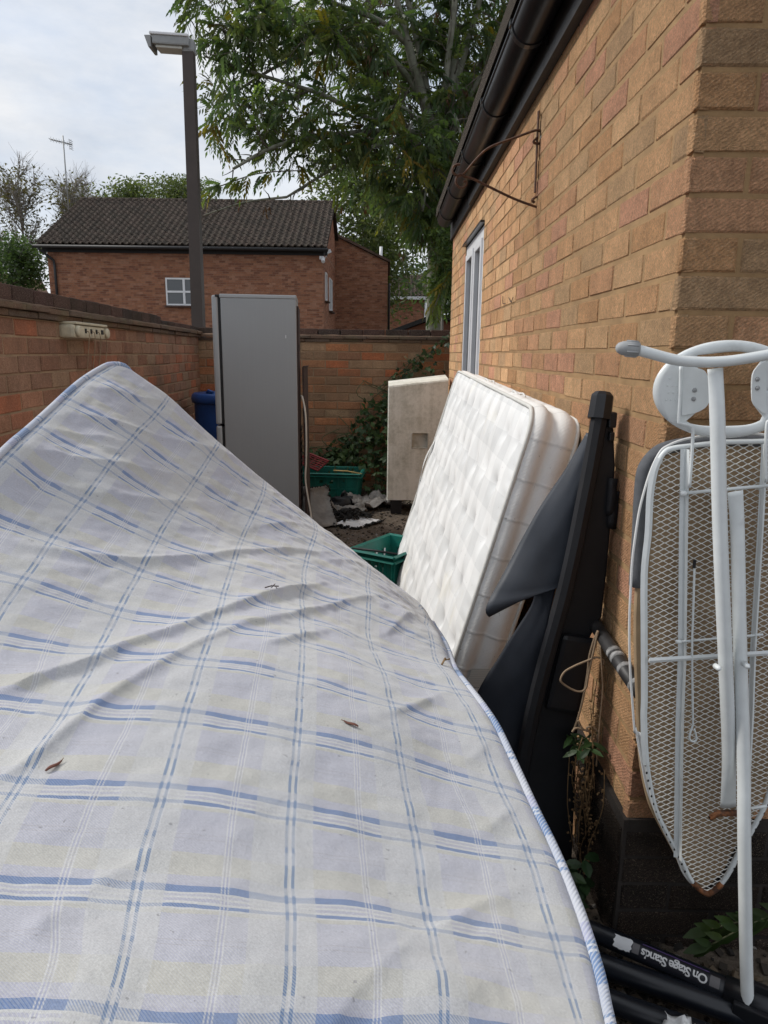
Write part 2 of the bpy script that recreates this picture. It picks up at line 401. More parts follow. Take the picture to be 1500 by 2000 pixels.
def make_plaid(name, tape=False):
    """woven check: UV in pattern repeats, U across the stripes, V along them"""
    t = NT(name); uv = t.coord('UV'); sx = t.n('ShaderNodeSeparateXYZ'); t.l(uv, sx.inputs[0])
    u, v = sx.outputs[0], sx.outputs[1]
    wob = t.noise(3.1, 3, .5, uv); wob2 = t.noise(2.7, 3, .5, t.coord('UV', (1.3, 1.1, 1)))
    fu = t.math('FRACT', t.math('ADD', u, t.math('MULTIPLY', t.math('SUBTRACT', wob, .5), .02)))
    fv = t.math('FRACT', t.math('ADD', v, t.math('MULTIPLY', t.math('SUBTRACT', wob2, .5), .03)))
    PALE = (.585, .59, .59); CREAM = (.535, .525, .475); LAV = (.45, .455, .565); LAV2 = (.48, .485, .575); BLUE = (.14, .225, .43); GREY = (.43, .42, .48); WH = (.625, .63, .635); PB = (.60, .65, .72)
    # threads across (colour by V)
    weft = t.ramp(fv, [(0, BLUE), (.03, LAV), (.055, LAV2), (.13, CREAM), (.34, LAV2), (.47, GREY), (.48, LAV2), (.512, GREY), (.522, LAV2), (.76, CREAM), (.80, WH), (.815, BLUE), (.85, WH), (.875, LAV), (.90, WH), (.92, LAV2), (.945, WH), (.962, BLUE)], 'CONSTANT')
    # threads along (colour by U): pale ground with white trios, blue pairs added below
    warp = t.ramp(fu, [(0, WH), (.05, PALE), (.175, PALE), (.53, WH), (.54, LAV2), (.553, WH), (.563, LAV2), (.576, WH), (.588, PALE), (.72, PALE)], 'CONSTANT')
    wsh = t.ramp(fu, [(0, .16), (.175, .68), (.53, .12), (.54, .56), (.553, .12), (.563, .56), (.576, .12), (.588, .56), (.725, .17)], 'CONSTANT')
    tw = t.math('SINE', t.math('MULTIPLY', t.math('ADD', u, v), 2*math.pi*44))
    twf = t.math('MULTIPLY', tw, .85)
    share = t.math('ADD', wsh, t.math('MULTIPLY', twf, t.math('MULTIPLY', wsh, t.math('SUBTRACT', 1.25, wsh))), clamp=True)
    # the blue rows stay visible as hatching even in pale columns
    row = t.ramp(fv, [(0, 1.), (.03, .25), (.06, 0.), (.465, .4), (.48, .1), (.512, .4), (.525, 0.), (.81, .8), (.86, .2), (.95, .85)], 'CONSTANT')
    hs = t.math('MULTIPLY', row, t.math('ADD', .42, t.math('MULTIPLY', tw, .28)))
    share = t.math('MAXIMUM', share, hs)
    solid_b = t.math('MULTIPLY', t.ramp(fv, [(0, .74), (.03, 0.), (.815, .70), (.85, 0.), (.962, .74)], 'CONSTANT'), t.math('GREATER_THAN', wsh, .5))
    share = t.math('MAXIMUM', share, solid_b)
    c = t.mix(share, warp, weft)
    bl = t.ramp(fu, [(0, 0.), (.014, 1.), (.038, 0.), (.962, 1.), (.986, 0.)], 'CONSTANT')
    solid = t.ramp(fv, [(0, 1.), (.05, .35), (.13, 1.), (.34, .45), (.47, .9), (.53, .45), (.76, .9), (.86, .5), (.95, 1.)], 'CONSTANT')
    bf = t.math('MULTIPLY', bl, t.math('ADD', t.math('MULTIPLY', solid, .72), t.math('MULTIPLY', tw, .22)), clamp=True)
    c = t.mix(bf, c, (.135, .225, .39))
    ob = t.coord('Object')
    c = t.mix(1., c, t.ramp(t.noise(5, 6, .6, ob), [(.3, .80), (.7, .92)]), 'MULTIPLY')
    c = t.mix(1., c, t.ramp(t.noise(520, 3, .75, ob), [(.25, .80), (.75, 1.16)]), 'MULTIPLY')
    # a few pills, specks and a light soiling
    sp = t.ramp(t.noise(120, 2, .4, ob), [(.735, 0.), (.755, .6)]); c = t.mix(sp, c, (.22, .22, .23))
    so = t.ramp(t.noise(2.3, 7, .62, ob), [(.55, 0.), (.75, .35)]); c = t.mix(so, c, (.50, .47, .40))
    cr = t.ramp(t.noise(24, 6, .7, ob), [(.6, 0.), (.75, .18)]); c = t.mix(cr, c, (.45, .43, .40))
    wv = t.math('MULTIPLY', t.math('SINE', t.math('MULTIPLY', u, 2*math.pi*95)), t.math('SINE', t.math('MULTIPLY', v, 2*math.pi*95)))
    pill = t.ramp(t.noise(140, 3, .6, ob), [(.5, 0.), (.7, 1.)])
    h = t.math('ADD', t.math('MULTIPLY', wv, .25), pill)
    n = t.bump(h, .22, .0012); n = t.bump(t.noise(26, 5, .6, ob), .22, .006, n)
    t.b.inputs['Sheen Weight'].default_value = .35; t.b.inputs['Sheen Roughness'].default_value = .45
    return t.fin(c, .9, n, 0, .1)
M['plaid'] = make_plaid('plaid_ticking')

# ------------------------------------------------------------------ ground
g = MB()
def gz(x, y):
    if -3 < x < 3 and -2 < y < 7: return .018*(noise.noise(Vector((x*1.7, y*1.7, 3)))) + .008*noise.noise(Vector((x*7, y*7, 1)))
    return 0
xs = [-260, -90, -40, -16, -8, -4] + [(-3 + .12*i) for i in range(0, 51)] + [4, 8, 16, 40, 90, 260]
ys = [-120, -40, -12, -5, -2] + [(-1.9 + .12*i) for i in range(0, 74)] + [8, 10, 14, 22, 40, 80, 160, 420]
g.grid([[(x, y, gz(x, y)) for y in ys] for x in xs])
gr = g.build('ground', M['ground'], None, True, kind='structure')

# ------------------------------------------------------------------ bricks
BR = {}
def brick_mesh(L, h, d, mat, var):
    k = (round(L, 3), round(h, 3), round(d, 3), mat.name, var)
    if k in BR: return BR[k]
    rr = random.Random(str(k)); e = min(.004, h*.07)
    j = lambda s=.0018: rr.uniform(-s, s)
    v = []
    for y, ins in ((d, 0), (e, 0), (0, e)):
        for x, z in ((-L/2+ins, -h/2+ins), (L/2-ins, -h/2+ins), (L/2-ins, h/2-ins), (-L/2+ins, h/2-ins)):
            v.append((x+j(), y, z+j()))
    f = [(8, 9, 10, 11)]
    for a in (0, 4):
        for q in range(4): f.append((a+q, a+(q+1) % 4, a+4+(q+1) % 4, a+4+q))
    me = bpy.data.meshes.new('brick'); me.from_pydata(v, [], f); me.materials.append(mat); me.update()
    BR[k] = me
    return me
def lay(P0, ang, length, z0, nco, ch=.075, bl=.225, hd=.1125, gap=.010, start=lambda k: 0, hole=None, z_clip=None, corner=0):
    """rows of bricks: (middle x, y, z, length) along the direction ANG from P0"""
    out = []
    for k in range(nco):
        z = z0 + (k+.5)*ch; s = start(k); u = 0.
        seq = s
        first = True
        while u < length-.03:
            L = (hd if (first and seq) else bl)
            L = min(L, length-u)
            a, b = u, u+L
            u += L
            if first and corner: a -= corner+gap/2
            first = False
            spans = [(a, b)]
            if hole:
                ha, hb, hz0, hz1 = hole
                if hz0-.01 < z < hz1+.01:
                    spans = []
                    if a < ha: spans.append((a, min(b, ha)))
                    if b > hb: spans.append((max(a, hb), b))
            if z_clip:
                spans = [sp for sp in spans if z < z_clip((sp[0]+sp[1])/2)]
            for a2, b2 in spans:
                if b2-a2 > .03:
                    m = (a2+b2)/2
                    out.append((P0[0]+math.cos(ang)*m, P0[1]+math.sin(ang)*m, z, b2-a2-gap))
    return out
def place_bricks(parent, bricks, ang, ch, mats, mat_i, limit, rank, depth=.02, proud=.0042, jit=.001, gap=.009, name='brick', pick=None, low=None):
    """the LIMIT best by RANK as single bricks, the others as one joined part"""
    bricks = sorted(bricks, key=rank)
    nx, ny = math.sin(ang), -math.cos(ang); h = ch-gap
    rest = MB()
    for i, (x, y, z, L) in enumerate(bricks):
        p = proud + random.uniform(-jit, jit) + (low[1] if low and z < low[0] else 0)
        c = (x+nx*p, y+ny*p, z+random.uniform(-.001, .001))
        m = mats if not callable(mats) else mats(z)
        if i < limit:
            me = brick_mesh(L, h, depth, m, random.randrange(3))
            o = link(name, me, parent, c); o.rotation_euler = (random.uniform(-.006, .006), random.uniform(-.006, .006), ang+random.uniform(-.004, .004))
        else:
            ca, sa = math.cos(ang), math.sin(ang); e = .003; q = []
            for dd, ins in ((depth, 0), (0, 0)):
                for dx, dz in ((-L/2, -h/2), (L/2, -h/2), (L/2, h/2), (-L/2, h/2)):
                    q.append((c[0]+ca*dx-nx*dd, c[1]+sa*dx-ny*dd, c[2]+dz))
            i0 = len(rest.v); rest.v += q
            for f in ((4, 5, 6, 7), (0, 1, 5, 4), (1, 2, 6, 5), (2, 3, 7, 6), (3, 0, 4, 7)):
                rest.f.append(tuple(i0+a for a in f)); rest.uv.append(None); rest.c.append(None)
    if rest.f: rest.build('brickwork', mat_i, parent, kind='stuff')

# ------------------------------------------------------------------ the buff brick house on the right
HX, HY, HF = .54, 1.37, 6.19
house = thing('brick_house', 'buff brick house close by on the right with black gutter and white window', 'house', (HX, HY, 0))
CH = .0675
w = MB()
wx = HX+.0; T = .24
WY0, WY1, WZ0, WZ1 = 4.22, 5.16, .95, 2.02
# side wall core with the window opening
for y0, y1, z0, z1 in ((HY, WY0, 0, 2.5), (WY1, HF, 0, 2.5), (WY0, WY1, 0, WZ0), (WY0, WY1, WZ1, 2.5)):
    w.box((wx+T/2, (y0+y1)/2, (z0+z1)/2), (T, y1-y0, z1-z0))
# front gable core
w.prism([(wx+T, HY+.0, 0), (6.2, HY, 0), (6.2, HY, 2.5), (3.5, HY, 4.1), (wx+T, HY, 2.5)], (0, 0, 0), (0, T, 0))
w.prism([(wx+T, HF-T, 0), (6.2, HF-T, 0), (6.2, HF-T, 2.5), (3.5, HF-T, 4.1), (wx+T, HF-T, 2.5)], (0, 0, 0), (0, T, 0))
w.box((6.32, (HY+HF)/2, 1.25), (.24, HF-HY, 2.5))
w.build('wall', M['mortar'], house)
NC = 34
pm_ = MB(); pm_.box((HX-.007, (HY+HF)/2-.007, .162), (.012, HF-HY+.014, .324)); pm_.box((HX+2.8, HY-.007, .162), (5.6, .012, .324)); pm_.build('plinth_mortar', M['p_mortar'], house)
side = lay((wx, HY), R(90), HF-HY, -.0365, NC, CH, .2025, .101, start=lambda k: (k % 2), hole=(WY0-HY-.0, WY1-HY+.0, WZ0, WZ1), corner=.0035)
side = [b for b in side if b[2] < 2.30]
front = lay((wx, HY), 0., 1.6, -.0365, NC, CH, .2025, .101, start=lambda k: ((k+1) % 2), corner=.0062)
# the dark plinth: bottom courses stand proud
pl = lambda z: M['plinth'] if z < .325 else M['house_brick']
fr = [b for b in front if b[0] < .97]
front_far = [b for b in front if b[0] >= .97]
place_bricks(house, fr, 0., CH, pl, M['house_brick_i'], 400, lambda b: b[0]-b[2]*.1, low=(.325, .014))
nf = len(fr)
# side bricks face -X: direction runs from far to near
def facing_minus_x(bs): return bs
place_bricks(house, side, R(-90), CH, pl, M['house_brick_i'], 300-nf, lambda b: (b[1]+(3 if b[2] < .62 and b[1] > 1.75 else 0) + (2.2 if b[2] < .9 and b[1] > 2 else 0)), proud=.0022, low=(.325, .016))
place_bricks(house, front_far, 0., CH, pl, M['house_brick_i'], 0, lambda b: b[0])
# fascia, soffit, gutter, roof
f = MB(); f.box((HX-.011, (HY-.25+HF+.05)/2, 2.325), (.022, HF-HY+.3, .21)); fa = f.build('fascia', M['fascia'], house)
f = MB(); f.box((HX-.028, (HY-.25+HF+.05)/2-.7, 2.235), (.012, HF-HY-1.2, .035)); f.build('fascia_batten', M['fascia'], house)
f = MB()
f.prism([(HX-.13, HY-.3, 2.43), (3.5, HY-.3, 4.25), (3.5, HY-.3, 4.36), (HX-.13, HY-.3, 2.50)], (0, 0, 0), (0, HF-HY+.55, 0))
f.prism([(3.5, HY-.3, 4.25), (6.5, HY-.3, 2.43), (6.5, HY-.3, 2.50), (3.5, HY-.3, 4.36)], (0, 0, 0), (0, HF-HY+.55, 0))
f.build('roof', M['tile_i'], house)
gm = MB(); GX, GZ, GR = HX-.082, 2.352, .058
prof = [(GX+GR*math.cos(a), GZ+GR*math.sin(a)) for a in [math.pi*(1+i/14) for i in range(15)]]
prof += [(GX+(GR-.006)*math.cos(a), GZ+(GR-.006)*math.sin(a)) for a in [math.pi*(2-i/14) for i in range(15)]]
gm.prism([(x, HY-.28, z) for x, z in prof], (0, 0, 0), (0, 6.08-HY+.28, 0))
gm.tube([(GX-GR, HY-.28, GZ), (GX-GR, 6.08, GZ)], .006, 6)
gm.prism([(x, 6.08, z) for x, z in prof[:15]], (0, 0, 0), (0, .004, 0))
gut = gm.build('gutter', M['black_pvc'], house, False)
for m_ in (gut.data,): m_.shade_smooth(); 
for y in (1.95, 2.62, 3.35, 4.15, 5.0, 5.75):
    b = MB()
    pts = [(GX+(GR+.005)*math.cos(a), y, GZ+(GR+.005)*math.sin(a)) for a in [math.pi*(1+i/12) for i in range(13)]]
    wd = .030 if y > 2 else .10
    b.prism([(p[0], y-wd/2, p[2]) for p in pts]+[(GX+(GR+.0005)*math.cos(a), y-wd/2, GZ+(GR+.0005)*math.sin(a)) for a in [math.pi*(2-i/12) for i in range(13)]], (0, 0, 0), (0, wd, 0))
    b.box((HX-.024, y, GZ-.01), (.008, wd, .10)); b.box((GX-GR-.004, y, GZ+.006), (.012, wd, .018))
    b.build('gutter_bracket', M['black_pvc'], gut)
# window: white frame in the opening, two lights
wf = MB(); X0 = HX+.004; d = .06
def bar(y0, y1, z0, z1, x=X0, dd=d): wf.box((x+dd/2, (y0+y1)/2, (z0+z1)/2), (dd, y1-y0, z1-z0), bev=.004)
bar(WY0+.004, WY0+.065, WZ0+.004, WZ1-.004); bar(WY1-.065, WY1-.004, WZ0+.004, WZ1-.004)
bar(WY0+.067, WY1-.067, WZ1-.066, WZ1-.004); bar(WY0+.067, WY1-.067, WZ0+.004, WZ0+.066)
ym = 4.66
bar(ym-.035, ym+.035, WZ0+.068, WZ1-.068, X0+.002)
win = wf.build('window', M['upvc'], house)
for y0, y1 in ((WY0+.067, ym-.037), (ym+.037, WY1-.067)):
    wf = MB()
    a, b_, e = WZ0+.068, WZ1-.068, .042
    for q in ((y0, y0+e, a, b_), (y1-e, y1, a, b_), (y0+e+.001, y1-e-.001, b_-e, b_), (y0+e+.001, y1-e-.001, a, a+e)): bar(*q, X0-.012, .05)
    wf.build('window_sash', M['upvc'], win)
    p = MB(); p.box((X0+.02, (y0+y1)/2, (a+b_)/2), (.012, y1-y0-.07, b_-a-.07)); p.build('pane', M['glass'], win)
s = MB(); s.box((HX+.02, (WY0+WY1)/2, WZ1+.006), (.09, WY1-WY0+.02, .012)); s.build('window_head_trim', M['black_pvc'], win)
# pen marks "LV" on the bricks
mk = MB()
for p in (((.532, 3.40, 1.563), (.532, 3.392, 1.530), (.532, 3.32, 1.527)), ((.532, 3.235, 1.545), (.532, 3.165, 1.520), (.532, 3.125, 1.538))):
    mk.tube([Vector(q) for q in p], .0016, 5)
mk.build('pen_mark', M['mark'], house, label='letters LV in black pen on the brick')
# pipe along the foot of the wall
pp = MB(); pp.tube([(.512, 1.75, .68), (.513, 1.60, .668), (.514, 1.45, .655), (.514, 1.30, .65)], .0165, 12)
pipe = pp.build('waste_pipe', plain('dark_pipe', (.03, .029, .03), .5, .4, 20, .2, .001), house, True)
for y in (1.395, 1.445, 1.47, 1.325):
    b = MB(); b.tube([(.514, y-.006, .652+(y-1.35)*.05), (.514, y+.006, .653+(y-1.35)*.05)], .0175, 12); b.build('pipe_tape', plain('grey_tape', (.26, .26, .26), .7, .6, 60, .4, .001) if 'grey_tape' not in bpy.data.materials else bpy.data.materials['grey_tape'], pipe, True)

# ------------------------------------------------------------------ garden walls
la = math.atan2(1, -.068); LX0 = -1.5-.068*(1.6-2.98)
lw = thing('garden_wall', 'shaded old brick garden wall along the left with dark coping', 'wall', (LX0, 1.6, 0))
lu = Vector((math.cos(la), math.sin(la), 0)); ln = Vector((math.sin(la), -math.cos(la), 0)); LL = 5.28
w = MB()
def wallbox(mb, P0, u, n, a, b, d0, d1, z0, z1):
    P0 = Vector((P0[0], P0[1], 0))
    q = [P0+u*s_+n*d_ for s_, d_ in ((a, d0), (b, d0), (b, d1), (a, d1))]
    mb.prism([(p.x, p.y, z0) for p in q], (0, 0, 0), (0, 0, z1-z0))
wallbox(w, (LX0, 1.6), lu, ln, -3.2, LL, -.22, 0, 0, 1.425); w.build('wall', M['mortar_r'], lw)
lbr = lay((LX0, 1.6), la, LL-.01, 0, 19, .075, .225, .1125, start=lambda k: k % 2)
place_bricks(lw, lbr, la, .075, M['leftw'], M['leftw_i'], 300, lambda b: -b[2], proud=.005, jit=.003)
nb = lay((LX0-3.1*lu.x, 1.6-3.1*lu.y), la, 3.1, 0, 19, .075, .225, .1125, start=lambda k: k % 2)
place_bricks(lw, nb, la, .075, M['leftw'], M['leftw_i'], 0, lambda b: 0, proud=.005)
def coping(parent, P0, u, n, a, b, zt, hgt, L=.215, ang=0., wdt=.21, off=.01, mat=None):
    s_ = a; mat = mat or M['coping']
    while s_ < b-.04:
        e = min(b, s_+L*random.uniform(.96, 1.04))
        if random.random() < .12: e = min(b, s_+L*.5)
        m = (s_+e)/2; P = Vector((P0[0], P0[1], 0))+u*m+n*(off-.01*0)
        bm_ = MB(); bm_.box((0, wdt/2, 0), (e-s_-.011, wdt, hgt), bev=.006)
        me = bm_.mesh('coping_brick', mat)
        o = link('coping_brick', me, parent, (P.x, P.y, zt-hgt/2+random.uniform(-.003, .003)))
        o.rotation_euler = (random.uniform(-.01, .01), random.uniform(-.012, .012), ang)
        s_ = e
def ledge(parent, P0, u, n, a, b, zt, hgt, out, ang, L=.29):
    s_ = a
    while s_ < b-.03:
        e = min(b, s_+L*random.uniform(.7, 1.1)); m = (s_+e)/2; P = Vector((P0[0], P0[1], 0))+u*m+n*(out+random.uniform(-.005, .004))
        bm_ = MB(); bm_.box((0, .12, 0), (e-s_-.004, .24, hgt), bev=.005)
        o = link('creasing_tile', bm_.mesh('creasing_tile', M['ledge']), parent, (P.x, P.y, zt-hgt/2+random.uniform(-.002, .002)))
        o.rotation_euler = (random.uniform(-.02, .02), 0, ang); s_ = e
ledge(lw, (LX0, 1.6), lu, ln, -3.2, LL, 1.452, .026, .022, la); ledge(lw, (LX0, 1.6), lu, ln, -3.2, LL, 1.479, .025, .040, la)
coping(lw, (LX0, 1.6), lu, ln, -3.2, 3.83, 1.548, .068, ang=la, off=.006)
coping(lw, (LX0, 1.6), lu, ln, 3.84, LL, 1.523, .043, ang=la, off=.004)
FXL, FXR = -1.86, 1.4
fw = thing('garden_wall', 'orange brick back garden wall behind the fridge with creeper on it', 'wall', (FXL, 6.87, 0))
w = MB(); w.box(((FXL+FXR)/2, 6.98, .70), (FXR-FXL, .22, 1.40)); w.build('wall', M['mortar_r'], fw)
fbr = lay((FXL+.05, 6.87), 0, FXR-FXL-.06, 0, 18, .0772, .225, .1125, start=lambda k: k % 2)
place_bricks(fw, fbr, 0., .0772, M['garden'], M['garden_i'], 300, lambda b: (b[0] > .55, -b[2]), proud=.005, jit=.003)
fu, fn = Vector((1, 0, 0)), Vector((0, -1, 0))
ledge(fw, (FXL, 6.87), fu, fn, 0.03, FXR-FXL, 1.428, .027, .016, 0.); ledge(fw, (FXL, 6.87), fu, fn, 0.03, FXR-FXL, 1.456, .025, .034, 0.)
coping(fw, (FXL, 6.87), fu, fn, 0.03, FXR-FXL, 1.518, .060, ang=0., off=.002)
mt = MB()
for a, b in ((.03, FXR-FXL),):
    P = []
    n_ = 90
    for i in range(n_):
        x = FXL+a+(b-a)*i/(n_-1); h = .012+.008*noise.noise(Vector((x*9, 0, 2))); dd = .028+.01*noise.noise(Vector((x*14, 4, 2)))
        P.append([(x, 6.87, 1.455+h), (x, 6.87-dd*.7, 1.456+h*.5), (x, 6.87-dd, 1.457)])
    mt.grid(P, flip=True)
mt.build('mortar_fillet', M['ledge'], fw, True)
mt = MB(); P = []
for i in range(140):
    s_ = -3.2+(LL+3.2)*i/139; h = .012+.009*noise.noise(Vector((s_*9, 7, 2))); dd = .034+.012*noise.noise(Vector((s_*14, 4, 5)))
    q = Vector((LX0, 1.6, 0))+lu*s_
    P.append([tuple(q+Vector((0, 0, 1.478+h))), tuple(q+ln*dd*.7+Vector((0, 0, 1.479+h*.5))), tuple(q+ln*dd+Vector((0, 0, 1.480)))])
mt.grid(P, flip=True); mt.build('mortar_fillet', M['ledge'], lw, True)

# ------------------------------------------------------------------ houses beyond the wall
def far_bricks(mb, P0, ang, length, z0, z1, zc=None, hole=None):
    n = int((z1-z0)/.075)
    for x, y, z, L in lay(P0, ang, length, z0, n, start=lambda k: k % 2, z_clip=zc, hole=hole):
        ca, sa = math.cos(ang), math.sin(ang); nx, ny = sa, -ca; p = .006; h = .064
        i0 = len(mb.v)
        for dd in (.02, 0):
            for dx, dz in ((-L/2, -h/2), (L/2, -h/2), (L/2, h/2), (-L/2, h/2)):
                mb.v.append((x+ca*dx+nx*(p-dd), y+sa*dx+ny*(p-dd), z+dz))
        for f_ in ((4, 5, 6, 7), (0, 1, 5, 4), (1, 2, 6, 5), (2, 3, 7, 6), (3, 0, 4, 7)):
            mb.f.append(tuple(i0+a for a in f_)); mb.uv.append(None); mb.c.append(None)
TM = {}
def tile_mesh(wd, ln_, mat):
    k = (round(wd, 3), mat.name)
    if k in TM: return TM[k]
    prof_ = [(-.5, .0), (-.38, .035), (-.22, .05), (-.05, .032), (.08, .006), (.3, -.004), (.5, .0)]
    v = []; f_ = []
    for yy, dz in ((0, 0), (ln_, 0)):
        for a, b in prof_: v.append((a*wd, yy, b*1.25+.022))
    for a, b in prof_: v.append((a*wd, 0, b*1.25-.022))
    n = len(prof_)
    for i in range(n-1):
        f_.append((i, i+1, n+i+1, n+i)); f_.append((2*n+i, 2*n+i+1, i+1, i))
    me = bpy.data.meshes.new('roof_tile'); me.from_pydata(v, [], f_); me.materials.append(mat); me.update(); TM[k] = me
    return me
def tiled_roof(parent, E0, u, up_dir, length, slope_len, wd, gauge, limit, mat, mat_i, skip=None):
    """E0 eaves corner, u along the eaves, up_dir up the slope (unit vectors)"""
    u = Vector(u).normalized(); s_ = Vector(up_dir).normalized(); n = u.cross(s_).normalized()
    me = tile_mesh(wd, gauge*1.12, mat); rest = MB(); k = 0
    rows = int(round(slope_len/gauge)); cols = int(round(length/wd))
    rot = Matrix((u, s_, n)).transposed(); tilt = Matrix.Rotation(R(-3.2), 3, 'X')
    for r in range(rows):
        for c in range(cols):
            p = Vector(E0)+u*(wd*(c+.5)+random.uniform(-.006, .006))+s_*(gauge*r)+n*(.015+random.uniform(0, .006))
            m3 = rot @ tilt @ Matrix.Rotation(random.uniform(-.012, .012), 3, 'Z')
            if k < limit:
                o = link('roof_tile', me, parent, p); o.rotation_euler = m3.to_euler()
            else:
                i0 = len(rest.v)
                for v in me.vertices: rest.v.append(tuple(m3 @ v.co + p))
                for q in me.polygons: rest.f.append(tuple(i0+a for a in q.vertices)); rest.uv.append(None); rest.c.append(None)
            k += 1
    if rest.f: rest.build('roof_tiles', mat_i, parent, kind='stuff')
def far_window(parent, P0, ang, w_, z0, z1, cols=2, rows=2):
    u = Vector((math.cos(ang), math.sin(ang), 0)); n = Vector((math.sin(ang), -math.cos(ang), 0)); P0 = Vector(P0)
    rot = Matrix.Rotation(ang, 3, 'Z')
    f_ = MB(); e = .055
    def bx(a, b, c, d_, out=.0, th=.07):
        ctr = P0+u*((a+b)/2)+n*(out); f_.box((ctr.x, ctr.y, (c+d_)/2), (b-a, th, d_-c), rot)
    bx(0, e, z0, z1); bx(w_-e, w_, z0, z1); bx(e, w_-e, z0, z0+e); bx(e, w_-e, z1-e, z1)
    for i in range(1, cols): bx(w_*i/cols-.04, w_*i/cols+.04, z0+e, z1-e, .005)
    for j in range(1, rows):
        zz = z0+(z1-z0)*j/rows; bx(e, w_-e, zz-.035, zz+.035, .008)
    fo = f_.build('window', M['upvc'], parent)
    for i in range(cols):
        for j in range(rows):
            p_ = MB(); a, b = w_*i/cols+.045, w_*(i+1)/cols-.045; c, d_ = z0+(z1-z0)*j/rows+.04, z0+(z1-z0)*(j+1)/rows-.04
            ctr = P0+u*((a+b)/2); p_.box((ctr.x, ctr.y, (c+d_)/2), (b-a, .02, d_-c), rot); p_.build('pane', M['glass_far'], fo)
    s_ = MB(); ctr = P0+u*(w_/2)+n*.05; s_.box((ctr.x, ctr.y, z0-.04), (w_+.1, .16, .05), rot); s_.build('sill', M['coping'], fo)
def glass_far():
    t = NT('far_window_glass'); return t.fin((.05, .055, .06), .08, None, 0, .9)
M['glass_far'] = glass_far()
A0, A1, AY, AE, ARY, ARZ = -12.25, -2.30, 27., 4.92, 31., 7.22
fh = thing('brick_house', 'red brick house with brown tiled roof and a white window beyond the wall', 'house', (A0, AY, 0))
w = MB(); w.box(((A0+A1)/2, AY+4, AE/2), (A1-A0, 8, AE))
w.prism([(A1-.2, AY, AE), (A1-.2, AY+8, AE), (A1-.2, ARY, ARZ-.15)], (0, 0, 0), (.2, 0, 0))
w.prism([(A0, AY, AE), (A0, AY+8, AE), (A0, ARY, ARZ-.15)], (0, 0, 0), (.2, 0, 0)); w.build('wall', M['mortar_f'], fh)
b = MB(); far_bricks(b, (A0, AY), 0., A1-A0, .9, AE, hole=(4.20, 5.55, 2.90, 3.90))
far_bricks(b, (A1, AY), R(90), 6., .9, AE+.02)
sl = (ARZ-AE)/(ARY-AY)
b2 = MB(); far_bricks(b, (A1, AY), R(90), 8., AE, ARZ, zc=lambda u_: AE+sl*min(u_, 8-u_)-.12)
b.build('brickwork', M['far'], fh, kind='stuff')
far_window(fh, (A0+4.22, AY-.005, 0), 0., 1.32, 2.92, 3.88, 2, 2)
far_window(fh, (A1+.02, AY+2.4, 0), R(90), 1.3, 2.95, 4.2, 2, 1)
far_window(fh, (A1+.02, AY+.5, 0), R(90), .6, 3.2, 4.2, 1, 1)
rs = MB(); rs.prism([(A0-.25, AY-.3, AE+.02), (A0-.25, ARY, ARZ), (A0-.25, AY+8.3, AE+.02), (A0-.25, AY+8.3, AE-.03), (A0-.25, ARY, ARZ-.1), (A0-.25, AY-.3, AE-.03)], (0, 0, 0), (A1-A0+.4, 0, 0))
roof = rs.build('roof', M['tile_i'], fh)
ud = Vector((0, ARY-AY+.3, ARZ-AE-.02)); sl_len = ud.length
tiled_roof(roof, (A0-.25, AY-.34, AE+.03), (1, 0, 0), ud, A1-A0+.4, sl_len-.05, .235, .305, 300, M['tile'], M['tile_i'])
rd = MB(); n_ = 34
for i in range(n_):
    x0 = A0-.25+(A1-A0+.4)*i/n_; x1 = x0+(A1-A0+.4)/n_*.985
    rd.tube([(x0, ARY, ARZ+.02), (x1, ARY, ARZ+.03)], .11, 8)
rd.build('ridge_tiles', M['tile_i'], roof, True, kind='stuff')
b = MB(); b.box(((A0+A1)/2, AY-.03, AE-.10), (A1-A0+.3, .05, .22)); b.build('fascia', M['fascia'], fh)
b = MB(); b.tube([(A0-.3, AY-.40, AE-.06), (A1+.2, AY-.40, AE-.06)], .06, 8); gf = b.build('gutter', M['fascia'], fh, True)
b = MB(); b.tube([(A0-.15, AY-.38, AE-.04), (A0-.1, AY-.36, AE-.16), (A0+.25, AY-.08, AE-.5), (A0+.27, AY-.08, AE-.7), (A0+.27, AY-.08, 0.)], .05, 8); b.build('downpipe', M['black_pvc'], fh, True)
b = MB(); b.prism([(A1+.02, AY-.3, AE-.05), (A1+.02, ARY, ARZ-.05), (A1+.02, ARY, ARZ-.28), (A1+.02, AY-.3, AE-.25)], (0, 0, 0), (.05, 0, 0)); b.build('bargeboard', M['fascia'], fh)
b = MB(); b.box((A1-.05, AY-.12, AE-.30), (.16, .16, .12), bev=.02); b.tube([(A1-.02, AY-.15, AE-.3), (A1+.02, AY-.3, AE-.45)], .07, 8); b.build('security_light', M['upvc'], fh)
b = MB(); b.box((A1+.12, AY+.3, AE-.05), (.28, .05, .12), Euler((0, R(-25), R(10)))); b.tube([(A1, AY+.3, AE-.3), (A1+.13, AY+.3, AE-.1)], .02, 5); b.build('wall_bracket_dish', M['upvc'], fh)
